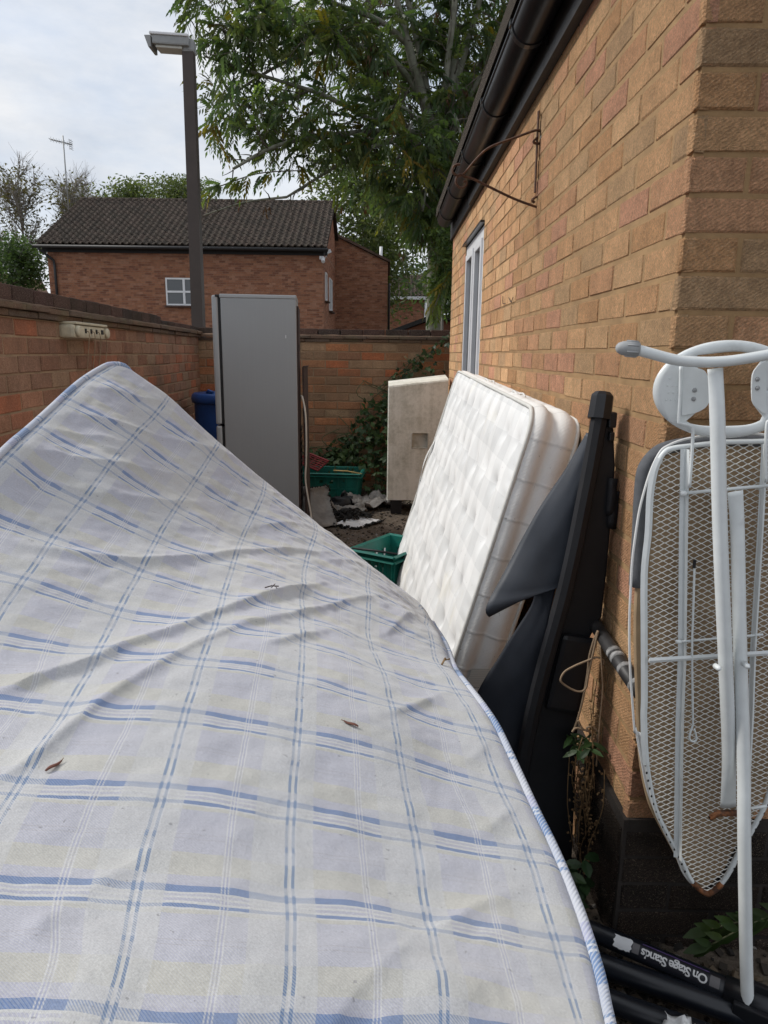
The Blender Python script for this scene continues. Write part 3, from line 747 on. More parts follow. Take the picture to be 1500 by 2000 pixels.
# wing behind it, its sloping verge dropping to the right
BY, BX0, BX1, BZ0, BZ1 = 33., -2.35, .03, 6.33, 5.23
wg = thing('brick_house', 'dark red brick gable wall with roof edge sloping down to the right', 'house', (BX0, BY, 0))
w = MB(); w.prism([(BX0-1., BY, 0), (BX1, BY, 0), (BX1, BY, BZ1), (BX0-1., BY, BZ0+.44)], (0, 0, 0), (0, 7, 0)); w.build('wall', M['mortar_f'], wg)
b = MB(); far_bricks(b, (BX0-1., BY), 0., BX1-BX0+1., .9, 6.9, zc=lambda u_: BZ0+.44-(u_)*.46-.02); far_bricks(b, (BX1, BY), R(90), 4., .9, BZ1-.1); b.build('brickwork', M['far'], wg, kind='stuff')
b = MB(); b.prism([(BX0-1., BY-.12, BZ0+.46), (BX1+.1, BY-.12, BZ1-.02), (BX1+.1, BY-.12, BZ1+.08), (BX0-1., BY-.12, BZ0+.58)], (0, 0, 0), (0, 7.2, 0)); b.build('roof', M['coping'], wg)
b = MB(); b.tube([(BX1+.1, BY-.1, BZ1-.9), (BX1+.07, BY-.1, BZ1-1.), (BX1+.07, BY-.1, 0)], .05, 8); b.build('downpipe', M['black_pvc'], wg, True)
b = MB(); b.tube([(-.3, BY+2, 5.2), (-.3, BY+2, 6.15)], .07, 8); b.build('flue', M['upvc'], wg, True)
# small far house with white eaves
CY = 46.
ch = thing('brick_house', 'small distant brick house with white eaves board and brown roof', 'house', (.2, CY, 0))
w = MB(); w.box((1.2, CY+3, 2.36), (2.5, 6, 4.72)); w.build('wall', M['mortar_f'], ch)
b = MB(); far_bricks(b, (-.05, CY), 0., 2.5, 1.5, 4.7); b.build('brickwork', M['far'], ch, kind='stuff')
b = MB(); b.prism([(-.15, CY-.35, 4.74), (-.15, CY+3, 6.3), (-.15, CY+3, 6.2), (-.15, CY-.35, 4.64)], (0, 0, 0), (2.75, 0, 0)); r2 = b.build('roof', M['tile_i'], ch)
tiled_roof(r2, (-.15, CY-.38, 4.76), (1, 0, 0), (0, 3.35, 1.56), 2.75, 3.6, .235, .305, 0, M['tile'], M['tile_i'])
b = MB(); b.box((1.2, CY-.42, 4.66), (2.8, .1, .18)); b.build('eaves_board', M['upvc'], ch)
b = MB(); b.tube([(2.38, CY-.1, 4.6), (2.38, CY-.1, 0)], .05, 8); b.build('downpipe', M['upvc'], ch, True)
# low shed roof behind the wall
sh = thing('shed', 'low brick shed with shallow dark gable roof just behind the wall', 'shed', (1.05, 13.5, 0))
b = MB(); b.prism([(.15, 13.5, 0), (2.6, 13.5, 0), (2.6, 13.5, 1.62), (.9, 13.5, 1.93), (.15, 13.5, 1.66)], (0, 0, 0), (0, 3, 0)); b.build('wall', M['far'], sh)
b = MB(); b.prism([(.02, 13.35, 1.62), (.9, 13.35, 1.95), (2.75, 13.35, 1.60), (2.75, 13.35, 1.68), (.9, 13.35, 2.03), (.02, 13.35, 1.70)], (0, 0, 0), (0, 3.3, 0)); b.build('roof', M['fascia'], sh)
# end of another house at the left edge
eh = thing('brick_house', 'end of a brick house with sloping roof at the far left above the wall', 'house', (-21, 36, 0))
b = MB(); b.prism([(-26, 36, 0), (-18.6, 36, 0), (-18.6, 36, 4.1), (-19.0, 36, 4.95), (-19.6, 36, 4.95), (-20.2, 36, 4.2), (-26, 36, 4.2)], (0, 0, 0), (0, 5, 0)); b.build('wall', M['mortar_f'], eh)
b = MB(); far_bricks(b, (-26, 36), 0., 7.4, 1., 4.1); far_bricks(b, (-19.55, 36), 0, .9, 4.1, 4.9); b.build('brickwork', M['far'], eh, kind='stuff')
b = MB(); b.box((-19.3, 36.3, 5.0), (.9, .9, .1)); b.build('wall_cap', M['coping'], eh)

# ------------------------------------------------------------------ measured points (millimetres)
PT = {k: [Vector(q)/1000 for q in v] for k, v in json.loads('''{"ib_rim":[[681,1265,1157],[607,1265,1153],[548,1265,1147],[515,1265,1142],[500,1265,1135],[489,1265,1115],[484,1265,1091],[482,1265,1053],[485,1265,986],[485,1265,908],[496,1265,787],[508,1265,661],[511,1265,617],[525,1265,518],[551,1265,420],[582,1265,358],[615,1265,301],[639,1265,255],[663,1265,229],[687,1265,221],[710,1265,222],[734,1265,252]],"ib_cord":[[673,1252,1167],[619,1252,1167],[566,1252,1164],[529,1252,1156],[506,1252,1146],[493,1252,1135],[481,1252,1106],[473,1252,1073],[466,1252,1031],[463,1252,989],[461,1252,931],[463,1252,872],[466,1252,812],[474,1252,730],[488,1252,635],[497,1252,581],[497,1252,592],[513,1252,530],[530,1252,466],[549,1252,418],[577,1252,360],[605,1252,309],[626,1252,264],[654,1252,233],[685,1252,223]],"ib_pad":[[699,1300,1160],[643,1300,1160],[580,1300,1154],[525,1300,1144],[500,1300,1133],[483,1300,1112],[477,1300,1091],[477,1300,1046],[478,1300,1017],[480,1300,978],[482,1300,917],[484,1300,835],[491,1300,751],[504,1300,643],[519,1300,553],[519,1300,553],[530,1300,452],[552,1300,391],[577,1300,348],[604,1300,300],[633,1300,241],[659,1300,204],[691,1300,182],[711,1300,180],[730,1300,187],[755,1300,213]],"ib_railo":[[473,1255,1017],[494,1255,791],[512,1255,579],[517,1255,529],[524,1255,491]],"ib_raili":[[536,1255,1141],[549,1255,990],[572,1255,745],[581,1255,613],[608,1255,309]],"ib_railr":[[659,1255,1148],[677,1255,992],[698,1255,794],[716,1255,582]],"ib_rod1":[[533,1250,1063],[585,1250,1067],[675,1250,1072]],"ib_rod2":[[554,1250,780],[626,1250,785],[721,1250,789]],"ib_bar":[[501,1245,744],[570,1245,748],[631,1245,752],[723,1245,754]],"ib_leg1":[[546,1205,1283],[557,1200,1199],[584,1200,1004],[620,1200,772],[653,1210,586],[672,1220,454]],"ib_leg2":[[619,1235,1070],[632,1235,996],[646,1215,829],[672,1190,578],[680,1165,423],[715,1150,118]],"ib_foot":[[388,1195,1314],[403,1195,1313],[432,1195,1306],[469,1195,1297],[492,1195,1294],[526,1195,1293],[559,1195,1295],[593,1195,1300],[625,1195,1306]],"ib_footend":[[383,1195,1314],[410,1195,1312]],"ib_hook":[[566,1245,937],[574,1245,837],[578,1245,782],[588,1245,693],[597,1245,619],[597,1245,610],[594,1245,595],[594,1245,584],[599,1245,578],[606,1245,579],[607,1245,587],[601,1245,604]],"ib_bolt":[[601,1180,759],[652,1180,764]],"ib_restc":[[602,1255,1248]],"ib_rest":[[465,1255,1246],[592,1255,1330],[612,1255,1164],[472,1255,1291],[515,1255,1317],[503,1255,1193],[538,1255,1177]],"ib_resthole":[[525,1255,1199],[528,1255,1191],[539,1255,1186],[568,1255,1183],[628,1255,1185],[654,1255,1192],[660,1255,1199],[658,1255,1207],[643,1255,1220],[637,1255,1234],[633,1255,1269],[638,1255,1284],[652,1255,1298],[621,1255,1309],[595,1255,1311],[551,1255,1306],[534,1255,1303],[534,1255,1285],[551,1255,1278],[559,1255,1264],[563,1255,1243],[561,1255,1220],[548,1255,1208]],"ib_tabl":[[509,1250,1286],[530,1250,1283],[548,1250,1278],[557,1250,1261],[562,1250,1238],[559,1250,1219],[545,1250,1208],[523,1250,1202],[516,1250,1202]],"ib_tabr":[[652,1250,1298],[636,1250,1285],[631,1250,1269],[634,1250,1234],[640,1250,1220],[656,1250,1208],[663,1250,1208]],"ib_wirel":[[504,1243,1285],[508,1243,1238],[510,1243,1194],[514,1243,1188],[531,1243,1184],[536,1243,1177],[539,1243,1141],[541,1243,1075]],"ib_wirer":[[660,1243,1217],[663,1243,1193],[656,1243,1187],[658,1243,1160],[666,1243,1079]],"ib_scr":[[534,1245,1245],[534,1245,1230],[640,1245,1265],[642,1245,1250]],"ib_rust":[[653,1222,448],[690,1222,447],[691,1222,432],[656,1222,428],[642,1222,432],[629,1222,425]],"ib_spin":[[705,1200,465],[725,1200,469],[734,1200,471]],"bk_arm":[[540,2760,1825],[457,2760,1852],[360,2760,1893],[305,2760,1917],[275,2760,1925],[258,2760,1931],[245,2760,1921],[243,2760,1904],[255,2760,1889],[271,2760,1889],[281,2760,1899],[278,2760,1909],[270,2760,1907]],"bk_curl":[[540,2760,1825],[553,2760,1832],[556,2760,1847],[549,2760,1858],[533,2760,1859],[521,2760,1849],[531,2760,1840]],"bk_top":[[546,2760,2068],[533,2760,2079],[514,2760,2078],[454,2760,2057],[396,2760,2037],[360,2760,2022],[334,2760,2004],[303,2760,1972],[282,2760,1947],[264,2760,1930],[245,2760,1928],[231,2760,1939],[232,2760,1956],[244,2760,1964],[257,2760,1964]],"bk_top2":[[548,2760,2054],[541,2760,2039],[525,2760,2037],[515,2760,2043],[526,2760,2055]],"bk_plate":[[533,2655,2093],[533,2673,2011],[533,2665,1852]],"flap_l":[[465,1643,1128],[429,1652,1050],[366,1662,936],[310,1652,824],[259,1624,736]],"flap_r":[[469,1623,1126],[464,1623,1024],[452,1624,932],[440,1624,844],[432,1624,767]],"flap_curl":[[257,1624,682],[308,1604,714],[358,1595,752]],"low_l":[[366,1633,753],[363,1652,703],[305,1662,587],[243,1662,466],[217,1662,370]],"low_r":[[414,1624,765],[401,1624,674],[389,1624,574],[376,1623,472],[367,1624,367]],"post":[[487,1614,1222],[480,1604,1167],[461,1595,1011],[427,1585,775],[367,1585,446]],"panel_r":[[512,1604,1167],[526,1604,1054],[533,1604,919],[533,1604,803],[524,1604,693],[489,1604,614],[486,1604,458]],"wire1":[[497,1545,682],[489,1545,656],[482,1545,616],[481,1545,579],[478,1545,540],[474,1545,501],[465,1545,451],[459,1545,431]],"wire2":[[496,1540,684],[491,1540,645],[485,1540,601],[481,1540,562],[479,1540,542],[469,1540,532],[452,1540,534],[428,1540,548],[418,1540,561],[426,1540,581],[448,1540,596],[477,1540,610],[496,1540,618],[514,1540,613],[541,1540,600]],"wire3":[[501,1530,653],[510,1530,586],[518,1530,538],[529,1530,480],[536,1530,430],[537,1530,390],[529,1530,343]],"wire4":[[465,1535,460],[470,1535,450],[478,1535,438],[491,1535,433],[487,1535,441],[497,1535,444],[509,1535,437],[515,1535,425],[499,1535,417],[506,1535,405],[517,1535,403],[523,1535,411],[510,1535,423],[495,1535,431],[480,1535,436],[461,1535,440],[453,1535,430]],"dry":[[515,1617,540],[515,1623,512],[515,1610,488],[515,1614,455],[515,1566,470],[515,1589,437],[515,1571,417],[515,1590,364],[515,1544,391],[515,1581,332]],"pipe":[[510,1602,671],[510,1526,659],[510,1425,652],[510,1337,652]],"st1":[[401,1359,75],[545,1277,75],[757,1141,75]],"st2":[[399,1292,45],[572,1225,45],[740,1140,45]],"st3":[[401,1213,35],[564,1147,35],[646,1105,35]],"st_text":[[545,1218,105],[658,1160,105]],"st_lab":[[509,1267,100],[542,1251,100]],"a1":[[903,12300,1735],[777,12100,3235],[683,12000,4632],[458,11900,5240],[210,11800,5956],[-27,11600,6655]],"a2":[[683,12000,4632],[965,12000,5420],[947,12100,6220],[880,12200,7343]],"a3":[[955,12100,4809],[1363,12300,5165],[1562,12500,5816],[1776,12600,6717]],"a4":[[683,12000,4618],[3,11600,4548],[-867,11000,4303],[-1538,10600,4057],[-2083,10300,3688]],"a5":[[619,12000,4667],[82,11700,4436],[-439,11200,4125],[-1435,10800,3445]],"a6":[[546,12000,5061],[65,11800,5547],[-527,11400,5626],[-1143,11000,5625],[-1931,10700,5619]],"a7":[[292,11900,5792],[-166,11600,6005],[-875,11200,6087],[-1387,10800,6270]],"a8":[[3,11600,4548],[-881,11200,4861],[-1689,10800,4978],[-2427,10400,5074]],"a9":[[-536,11600,5702],[-1445,11100,5277],[-2311,10700,4621]],"a10":[[723,12000,4341],[1402,12300,4199],[2023,12600,4277]],"a11":[[683,12000,4632],[510,12500,4235],[-153,12800,3740]],"a12":[[-1408,10600,3405],[-1942,10400,3293],[-2461,10200,3087]],"a13":[[-1185,11400,5782],[-1975,11000,6112],[-2835,10800,5893]]}''').items()}
GRID = np.array(json.loads('''[[[-564,-25,943],[-575,45,938],[-585,115,932],[-594,185,924],[-601,254,915],[-609,323,906],[-619,391,897],[-632,460,890],[-644,529,885],[-653,598,884],[-658,668,887],[-663,736,897],[-670,803,913],[-680,867,935],[-689,932,960],[-695,996,987],[-698,1060,1015],[-698,1124,1045],[-694,1187,1076],[-687,1252,1107],[-686,1318,1131],[-692,1384,1147],[-694,1451,1167],[-691,1517,1191],[-688,1583,1215],[-683,1650,1238],[-671,1717,1260],[-652,1783,1281]],[[-498,-16,901],[-506,54,904],[-513,124,905],[-519,194,904],[-524,264,899],[-531,333,893],[-542,402,887],[-555,470,881],[-567,539,878],[-576,609,878],[-581,679,881],[-585,748,889],[-592,814,903],[-604,879,922],[-614,944,944],[-620,1008,966],[-625,1073,987],[-631,1138,1007],[-633,1202,1029],[-633,1266,1052],[-632,1332,1075],[-631,1398,1098],[-629,1464,1121],[-625,1531,1146],[-621,1597,1168],[-616,1663,1190],[-606,1729,1213],[-593,1794,1237]],[[-439,-6,863],[-444,64,873],[-448,134,881],[-452,204,885],[-455,274,885],[-460,344,882],[-471,412,877],[-485,480,873],[-498,548,871],[-508,618,872],[-512,689,875],[-512,759,882],[-520,826,894],[-536,889,910],[-547,954,927],[-553,1019,945],[-558,1085,961],[-566,1151,974],[-570,1217,992],[-569,1283,1013],[-567,1349,1035],[-565,1414,1059],[-563,1480,1081],[-560,1546,1101],[-557,1612,1122],[-551,1678,1142],[-545,1744,1166],[-540,1808,1195]],[[-379,5,826],[-382,74,842],[-384,144,856],[-385,214,866],[-386,285,870],[-388,355,870],[-398,423,867],[-415,489,864],[-430,557,863],[-440,626,865],[-444,696,869],[-443,768,876],[-449,836,885],[-467,898,897],[-479,962,908],[-486,1029,919],[-493,1095,931],[-498,1162,945],[-502,1229,959],[-504,1296,975],[-504,1362,994],[-503,1428,1015],[-501,1494,1034],[-498,1560,1052],[-494,1626,1071],[-490,1692,1093],[-486,1759,1114],[-484,1824,1136]],[[-318,17,791],[-319,86,811],[-320,155,831],[-320,225,846],[-318,296,856],[-315,368,858],[-325,436,856],[-346,499,854],[-363,565,854],[-373,632,857],[-378,700,862],[-382,768,868],[-388,837,875],[-395,906,883],[-406,972,889],[-416,1038,895],[-423,1105,903],[-427,1173,915],[-432,1240,927],[-437,1307,940],[-440,1373,955],[-440,1440,970],[-438,1507,987],[-435,1574,1004],[-432,1640,1023],[-428,1706,1043],[-427,1773,1061],[-427,1840,1076]],[[-255,28,761],[-256,96,783],[-257,165,806],[-256,234,826],[-252,306,841],[-245,380,847],[-254,449,846],[-279,510,843],[-295,574,842],[-304,641,848],[-309,709,855],[-312,777,861],[-318,846,868],[-326,914,873],[-335,982,877],[-343,1049,878],[-350,1116,882],[-355,1183,889],[-361,1250,898],[-369,1317,909],[-373,1384,920],[-374,1451,931],[-374,1519,944],[-372,1586,960],[-369,1653,978],[-367,1720,996],[-368,1787,1010],[-371,1856,1023]],[[-188,37,739],[-192,106,760],[-194,174,782],[-193,243,804],[-190,312,824],[-189,383,839],[-196,453,840],[-211,519,831],[-224,585,829],[-231,653,836],[-237,720,844],[-244,787,852],[-250,855,859],[-257,923,865],[-263,990,868],[-269,1058,866],[-277,1125,865],[-285,1193,868],[-292,1260,875],[-296,1327,884],[-302,1395,892],[-307,1462,900],[-308,1530,910],[-306,1597,924],[-304,1665,937],[-304,1732,950],[-308,1800,961],[-315,1869,971]],[[-117,44,732],[-125,114,744],[-130,184,761],[-131,252,782],[-129,321,805],[-129,390,823],[-134,460,828],[-144,528,821],[-155,595,818],[-164,663,823],[-170,730,831],[-175,797,837],[-180,864,845],[-185,932,854],[-190,1000,857],[-196,1067,854],[-204,1134,850],[-215,1201,849],[-222,1269,852],[-226,1337,859],[-231,1404,866],[-239,1471,872],[-241,1539,880],[-239,1607,889],[-238,1675,898],[-240,1743,906],[-247,1811,912],[-257,1879,918]],[[-48,52,744],[-57,123,742],[-65,193,747],[-69,264,762],[-69,332,785],[-68,402,808],[-70,471,816],[-78,538,807],[-88,604,800],[-96,672,803],[-102,739,810],[-106,805,818],[-111,872,826],[-117,939,833],[-122,1006,835],[-129,1074,834],[-137,1141,830],[-146,1208,827],[-154,1275,827],[-161,1343,831],[-165,1411,837],[-170,1479,844],[-172,1547,850],[-171,1615,855],[-171,1683,858],[-174,1751,859],[-182,1819,860],[-199,1886,865]],[[13,66,778],[8,134,760],[1,204,749],[-6,275,752],[-10,345,769],[-8,414,791],[-8,483,800],[-14,550,791],[-21,616,782],[-29,682,781],[-35,748,788],[-39,814,798],[-45,880,807],[-51,947,811],[-56,1013,813],[-62,1080,811],[-71,1147,807],[-81,1214,804],[-89,1281,802],[-96,1348,802],[-99,1416,807],[-101,1484,815],[-103,1552,821],[-103,1619,821],[-104,1687,817],[-106,1754,812],[-115,1821,807],[-131,1888,806]],[[58,88,829],[61,152,798],[60,218,772],[56,287,759],[51,358,764],[51,429,781],[54,498,785],[50,561,770],[45,625,760],[41,692,761],[35,757,768],[28,823,777],[22,889,784],[16,954,787],[11,1019,787],[4,1084,783],[-7,1149,777],[-19,1216,773],[-27,1284,771],[-30,1352,775],[-31,1419,780],[-33,1486,785],[-35,1554,789],[-36,1620,784],[-37,1686,775],[-37,1753,764],[-44,1819,754],[-61,1885,748]],[[85,120,887],[96,179,851],[105,240,816],[108,305,789],[108,372,774],[109,440,768],[112,507,761],[111,572,748],[110,637,740],[110,701,742],[104,767,747],[91,832,750],[84,897,753],[82,960,758],[77,1024,761],[69,1089,760],[58,1155,755],[43,1221,750],[36,1287,747],[37,1353,749],[36,1419,751],[35,1484,750],[34,1549,746],[34,1614,738],[34,1678,727],[32,1743,715],[29,1809,700],[25,1874,691]],[[99,159,947],[117,215,907],[133,270,867],[144,331,829],[155,393,798],[165,452,765],[173,516,744],[177,580,728],[178,645,723],[177,710,725],[173,775,726],[165,839,725],[158,902,727],[152,967,733],[144,1032,739],[132,1098,742],[120,1162,738],[110,1225,730],[104,1288,722],[104,1352,719],[103,1415,718],[101,1477,712],[101,1539,700],[105,1599,683],[104,1662,671],[101,1726,661],[101,1790,645],[122,1851,628]],[[105,184,983],[128,237,942],[148,289,897],[160,339,845],[178,400,803],[191,460,760],[204,524,735],[215,587,719],[218,652,715],[217,717,715],[213,781,715],[209,844,711],[202,908,714],[192,974,723],[182,1040,730],[168,1104,733],[156,1167,729],[150,1228,718],[146,1288,706],[145,1349,696],[143,1411,693],[139,1473,689],[140,1532,673],[148,1588,647],[147,1650,633],[138,1715,628],[144,1776,608],[168,1835,588]]]'''), float)/1000

def smooth_path(pts, n=6, closed=False):
    """Catmull-Rom through the points"""
    P = [Vector(p) for p in pts]; m = len(P); out = []
    rng = range(m if closed else m-1)
    for i in rng:
        if closed: a, b, c, d = P[i-1], P[i], P[(i+1) % m], P[(i+2) % m]
        else: a, b, c, d = P[max(i-1, 0)], P[i], P[i+1], P[min(i+2, m-1)]
        for k in range(n):
            t = k/n
            out.append(.5*((2*b)+(c-a)*t+(2*a-5*b+4*c-d)*t*t+(3*b-a-3*c+d)*t**3))
    if not closed: out.append(P[-1])
    return out

# ------------------------------------------------------------------ plaid mattress
SG = np.array([-1.05, -.5, 0, .5, 1, 1.5, 2, 2.5, 3, 3.5, 4, 4.5, 5, 5.3]); TG = np.concatenate([np.arange(-2.75, 10.3, .5), [10.75]])
def hermite(x, xs, Y):
    """cubic interpolation along axis 0 of Y given at xs"""
    d = np.zeros_like(Y); h = np.diff(xs)
    sl = np.diff(Y, axis=0)/h.reshape(-1, *([1]*(Y.ndim-1)))
    d[0], d[-1] = sl[0], sl[-1]
    w = (h[1:]/(h[:-1]+h[1:])).reshape(-1, *([1]*(Y.ndim-1)))
    d[1:-1] = sl[:-1]*w+sl[1:]*(1-w)
    i = np.clip(np.searchsorted(xs, x)-1, 0, len(xs)-2); t = (x-xs[i])/h[i]
    sh = (-1, *([1]*(Y.ndim-1))); t_, hh = t.reshape(sh), h[i].reshape(sh)
    return (2*t_**3-3*t_**2+1)*Y[i]+(t_**3-2*t_**2+t_)*hh*d[i]+(-2*t_**3+3*t_**2)*Y[i+1]+(t_**3-t_**2)*hh*d[i+1]
NS, NTT = 190, 330
sv = np.linspace(SG[0], SG[-1], NS); tv = np.linspace(TG[0], TG[-1], NTT)
S1 = hermite(sv, SG, GRID); S2 = hermite(tv, TG, np.swapaxes(S1, 0, 1)); SUR = np.swapaxes(S2, 0, 1).copy()
def normals(A):
    ds = np.gradient(A, axis=0); dt = np.gradient(A, axis=1)
    n = np.cross(ds, dt); return n/np.linalg.norm(n, axis=-1, keepdims=True)
SS, TT = np.meshgrid(sv, tv, indexing='ij')
# round the four corners: squares of the sheet become quarter discs
RC = np.where((SS > 2) & (TT > 4), .75, np.where(TT > 4, .32, .4))
cs = np.where(SS > 2, SG[-1]-RC, SG[0]+RC); ct = np.where(TT > 4, TG[-1]-RC, TG[0]+RC)
dx, dy = (SS-cs)*np.where(SS > 2, 1, -1), (TT-ct)*np.where(TT > 4, 1, -1); inc = (dx > 0) & (dy > 0)
Lm, Hm = np.maximum(dx, dy), np.hypot(dx, dy)+1e-9
SS = np.where(inc, cs+(SS-cs)*Lm/Hm, SS); TT = np.where(inc, ct+(TT-ct)*Lm/Hm, TT)
fi = np.clip((SS-SG[0])/(SG[-1]-SG[0])*(NS-1), 0, NS-1.001); fj = np.clip((TT-TG[0])/(TG[-1]-TG[0])*(NTT-1), 0, NTT-1.001)
i0, j0 = fi.astype(int), fj.astype(int); wi, wj = (fi-i0)[..., None], (fj-j0)[..., None]
SUR = SUR[i0, j0]*(1-wi)*(1-wj)+SUR[i0+1, j0]*wi*(1-wj)+SUR[i0, j0+1]*(1-wi)*wj+SUR[i0+1, j0+1]*wi*wj
NB = normals(SUR)
if NB[NS//2, NTT//2, 2] < 0: NB = -NB
PER = .142
def crease(pts, amp, wl, wu, taper=.25):
    """a raised fold of the loose cover along a line given in pattern repeats; steep on the near side"""
    pts = smooth_path([(a, b, 0) for a, b in pts], 8); best = np.full(SS.shape, 9.); sgn = np.ones(SS.shape); par = np.zeros(SS.shape)
    n = len(pts)-1
    for k in range(n):
        ax, ay = pts[k].x, pts[k].y; bx, by = pts[k+1].x, pts[k+1].y; dx, dy = bx-ax, by-ay; L2 = dx*dx+dy*dy+1e-9
        t = np.clip(((SS-ax)*dx+(TT-ay)*dy)/L2, 0, 1); ex, ey = SS-ax-t*dx, TT-ay-t*dy; d = np.hypot(ex, ey); m = d < best
        best = np.where(m, d, best); sgn = np.where(m, np.sign(dx*ey-dy*ex), sgn); par = np.where(m, (k+t)/n, par)
    d = best*PER; w = np.where(sgn > 0, wu, wl)
    tp = np.clip(par/taper, 0, 1)*np.clip((1-par)/taper, 0, 1)
    # fold, with a hollow on the near side
    return amp*tp*(np.exp(-np.abs(d)/w*1.5)-.12*np.where(sgn < 0, np.exp(-((d-2.2*w)/(1.2*w))**2), 0))
HT = np.zeros(SS.shape)
for pts, amp, wl, wu, tp in (
    ([(-.3, 2.75), (.33, 3.08), (.55, 3.3), (.94, 3.7), (1.18, 4.07), (1.59, 4.64), (2.03, 5.41), (2.56, 6.34), (3.06, 7.09), (3.4, 7.6)], .017, .011, .045, .16),
    ([(.7, 1.7), (.96, 2.19), (1.14, 2.75), (1.41, 3.37), (1.7, 3.95), (1.96, 4.46), (2.26, 5.06), (2.55, 5.4)], .015, .012, .035, .2),
    ([(2.44, 4.54), (2.7, 4.72), (2.98, 5.16), (3.48, 5.91)], .010, .010, .03, .3),
    ([(1.89, 5.04), (2.42, 5.24), (3.08, 6.23), (3.6, 7.01), (4.32, 8.07)], .012, .012, .035, .25),
    ([(-.5, 5.5), (.01, 5.72), (.41, 5.86), (.74, 6.06), (1.08, 6.36), (1.64, 6.95), (2.14, 7.6), (2.6, 8.11), (3.11, 8.56), (3.65, 9.34)], .013, .012, .04, .2),
    ([(-.93, 8.59), (-.4, 8.98), (.18, 9.4), (.8, 9.97), (1.43, 10.62)], .010, .012, .03, .2),
    ([(-.95, 7.2), (-.59, 7.62), (-.16, 7.89), (.48, 8.5), (1.2, 9.3)], .010, .014, .035, .25),
    ([(-.81, 6.63), (-.4, 7.02), (.15, 7.28), (.8, 7.9), (1.4, 8.7)], .008, .012, .03, .3),
    ([(-1.03, 9.5), (-.7, 9.75), (-.2, 10.2), (.1, 10.6)], .006, .010, .02, .3),
    ([(-1.03, 8.0), (-.7, 8.2), (-.2, 8.6), (.4, 9.1)], .006, .010, .02, .3),
    ([(4.1, 6.3), (4.32, 6.64), (4.6, 7.6), (4.9, 8.6)], .008, .012, .03, .3),
    ([(3.9, 3.6), (4.11, 3.89), (4.5, 4.4), (4.95, 5.0)], .010, .012, .03, .35),
    ([(3.95, .75), (4.21, 1.0), (4.5, 1.25), (4.9, 1.5)], .009, .012, .03, .35),
    ([(1.6, .8), (1.79, 1.0), (2.0, 1.28), (2.15, 1.5)], .007, .014, .03, .35),
    ([(1.35, .4), (1.5, .6), (1.65, .8)], .006, .014, .03, .4),
    ([(3.1, -.3), (3.35, .08), (3.7, .5), (4.0, .9)], .006, .012, .03, .35),
    ([(4.5, 2.0), (4.8, 2.3), (5.15, 2.8)], .008, .014, .03, .4),
    ([(4.6, 3.1), (4.85, 3.4), (5.15, 3.9)], .006, .014, .03, .4),
    ([(3.2, 8.2), (3.6, 8.9), (4.1, 9.8)], .006, .012, .03, .35),
    ([(1.9, 8.3), (2.4, 9.0), (2.9, 9.8)], .006, .012, .03, .35)):
    HT += crease(pts, amp*.6, wl*.9, wu*.8, tp)
for i in range(NS):
    for j in range(NTT):
        s_, t_ = float(SS[i, j]), float(TT[i, j])
        up = min(1., max(0., (t_-4)/5))
        HT[i, j] += (.0035+.004*up)*noise.noise(Vector((s_*.9-t_*.55, (t_*.9+s_*.45)*1.1, 1.7))) + .0022*noise.noise(Vector((s_*2.6-t_*1.2, t_*2.8, 4.)))+(.0007+.0008*up)*noise.noise(Vector((s_*9-t_*3, t_*13+s_*3, 6.)))+ (.0012+.0012*up)*noise.noise(Vector((s_*5-t_*1.5, t_*6.5, 9.)))
        e = min(sv[i]-SG[0], SG[-1]-sv[i], TG[-1]-tv[j], tv[j]-TG[0])*PER
        HT[i, j] = HT[i, j]*min(1., e/.05) - .010*math.exp(-e/.010)
TOP = SUR+NB*HT[..., None]
pm = thing('plaid_mattress', 'large pale blue and white checked mattress sprawled across the foreground', 'mattress', (-.25, .8, .5))
mb = MB()
mb.grid(TOP.tolist(), [[(float(SS[i, j]), float(TT[i, j])) for j in range(NTT)] for i in range(NS)])
tick = mb.build('ticking', M['plaid'], pm, True)
ring = [(i, 0) for i in range(0, NS-1, 3)]+[(NS-1, j) for j in range(0, NTT-1, 3)]+[(i, NTT-1) for i in range(NS-1, 0, -3)]+[(0, j) for j in range(NTT-1, 0, -3)]
TH = .15
mb = MB(); rows = []; uvr = []; acc = 0.
ctr = SUR.mean(axis=(0, 1))
prev = None
out_of = {}
for (i, j) in ring+[ring[0]]:
    p = TOP[i, j]; n = NB[i, j]
    ds = SUR[min(i+2, NS-1), j]-SUR[max(i-2, 0), j]; dt = SUR[i, min(j+2, NTT-1)]-SUR[i, max(j-2, 0)]
    o_ = np.zeros(3)
    if i == 0: o_ -= ds/np.linalg.norm(ds)
    if i == NS-1: o_ += ds/np.linalg.norm(ds)
    if j == 0: o_ -= dt/np.linalg.norm(dt)
    if j == NTT-1: o_ += dt/np.linalg.norm(dt)
    cvec = np.array([SS[i, j]-(SG[0]+SG[-1])/2, TT[i, j]-(TG[0]+TG[-1])/2])
    o_ /= np.linalg.norm(o_)
    out_of[(i, j)] = o_
    if prev is not None: acc += float(np.linalg.norm(p-prev))
    prev = p
    rows.append([tuple(p - n*TH*k/6 + o_*.012*math.sin(math.pi*k/6)) for k in range(7)])
    uvr.append([(TH*k/6/PER, acc/PER) for k in range(7)])
mb.grid(rows, uvr); mb.build('border', M['plaid'], pm, True)
BOT = SUR-NB*TH
mb = MB(); mb.grid(BOT[::5, ::5].tolist(), [[(float(a), float(b)) for b in tv[::5]] for a in sv[::5]], flip=True); mb.build('underside', M['plaid'], pm, True)
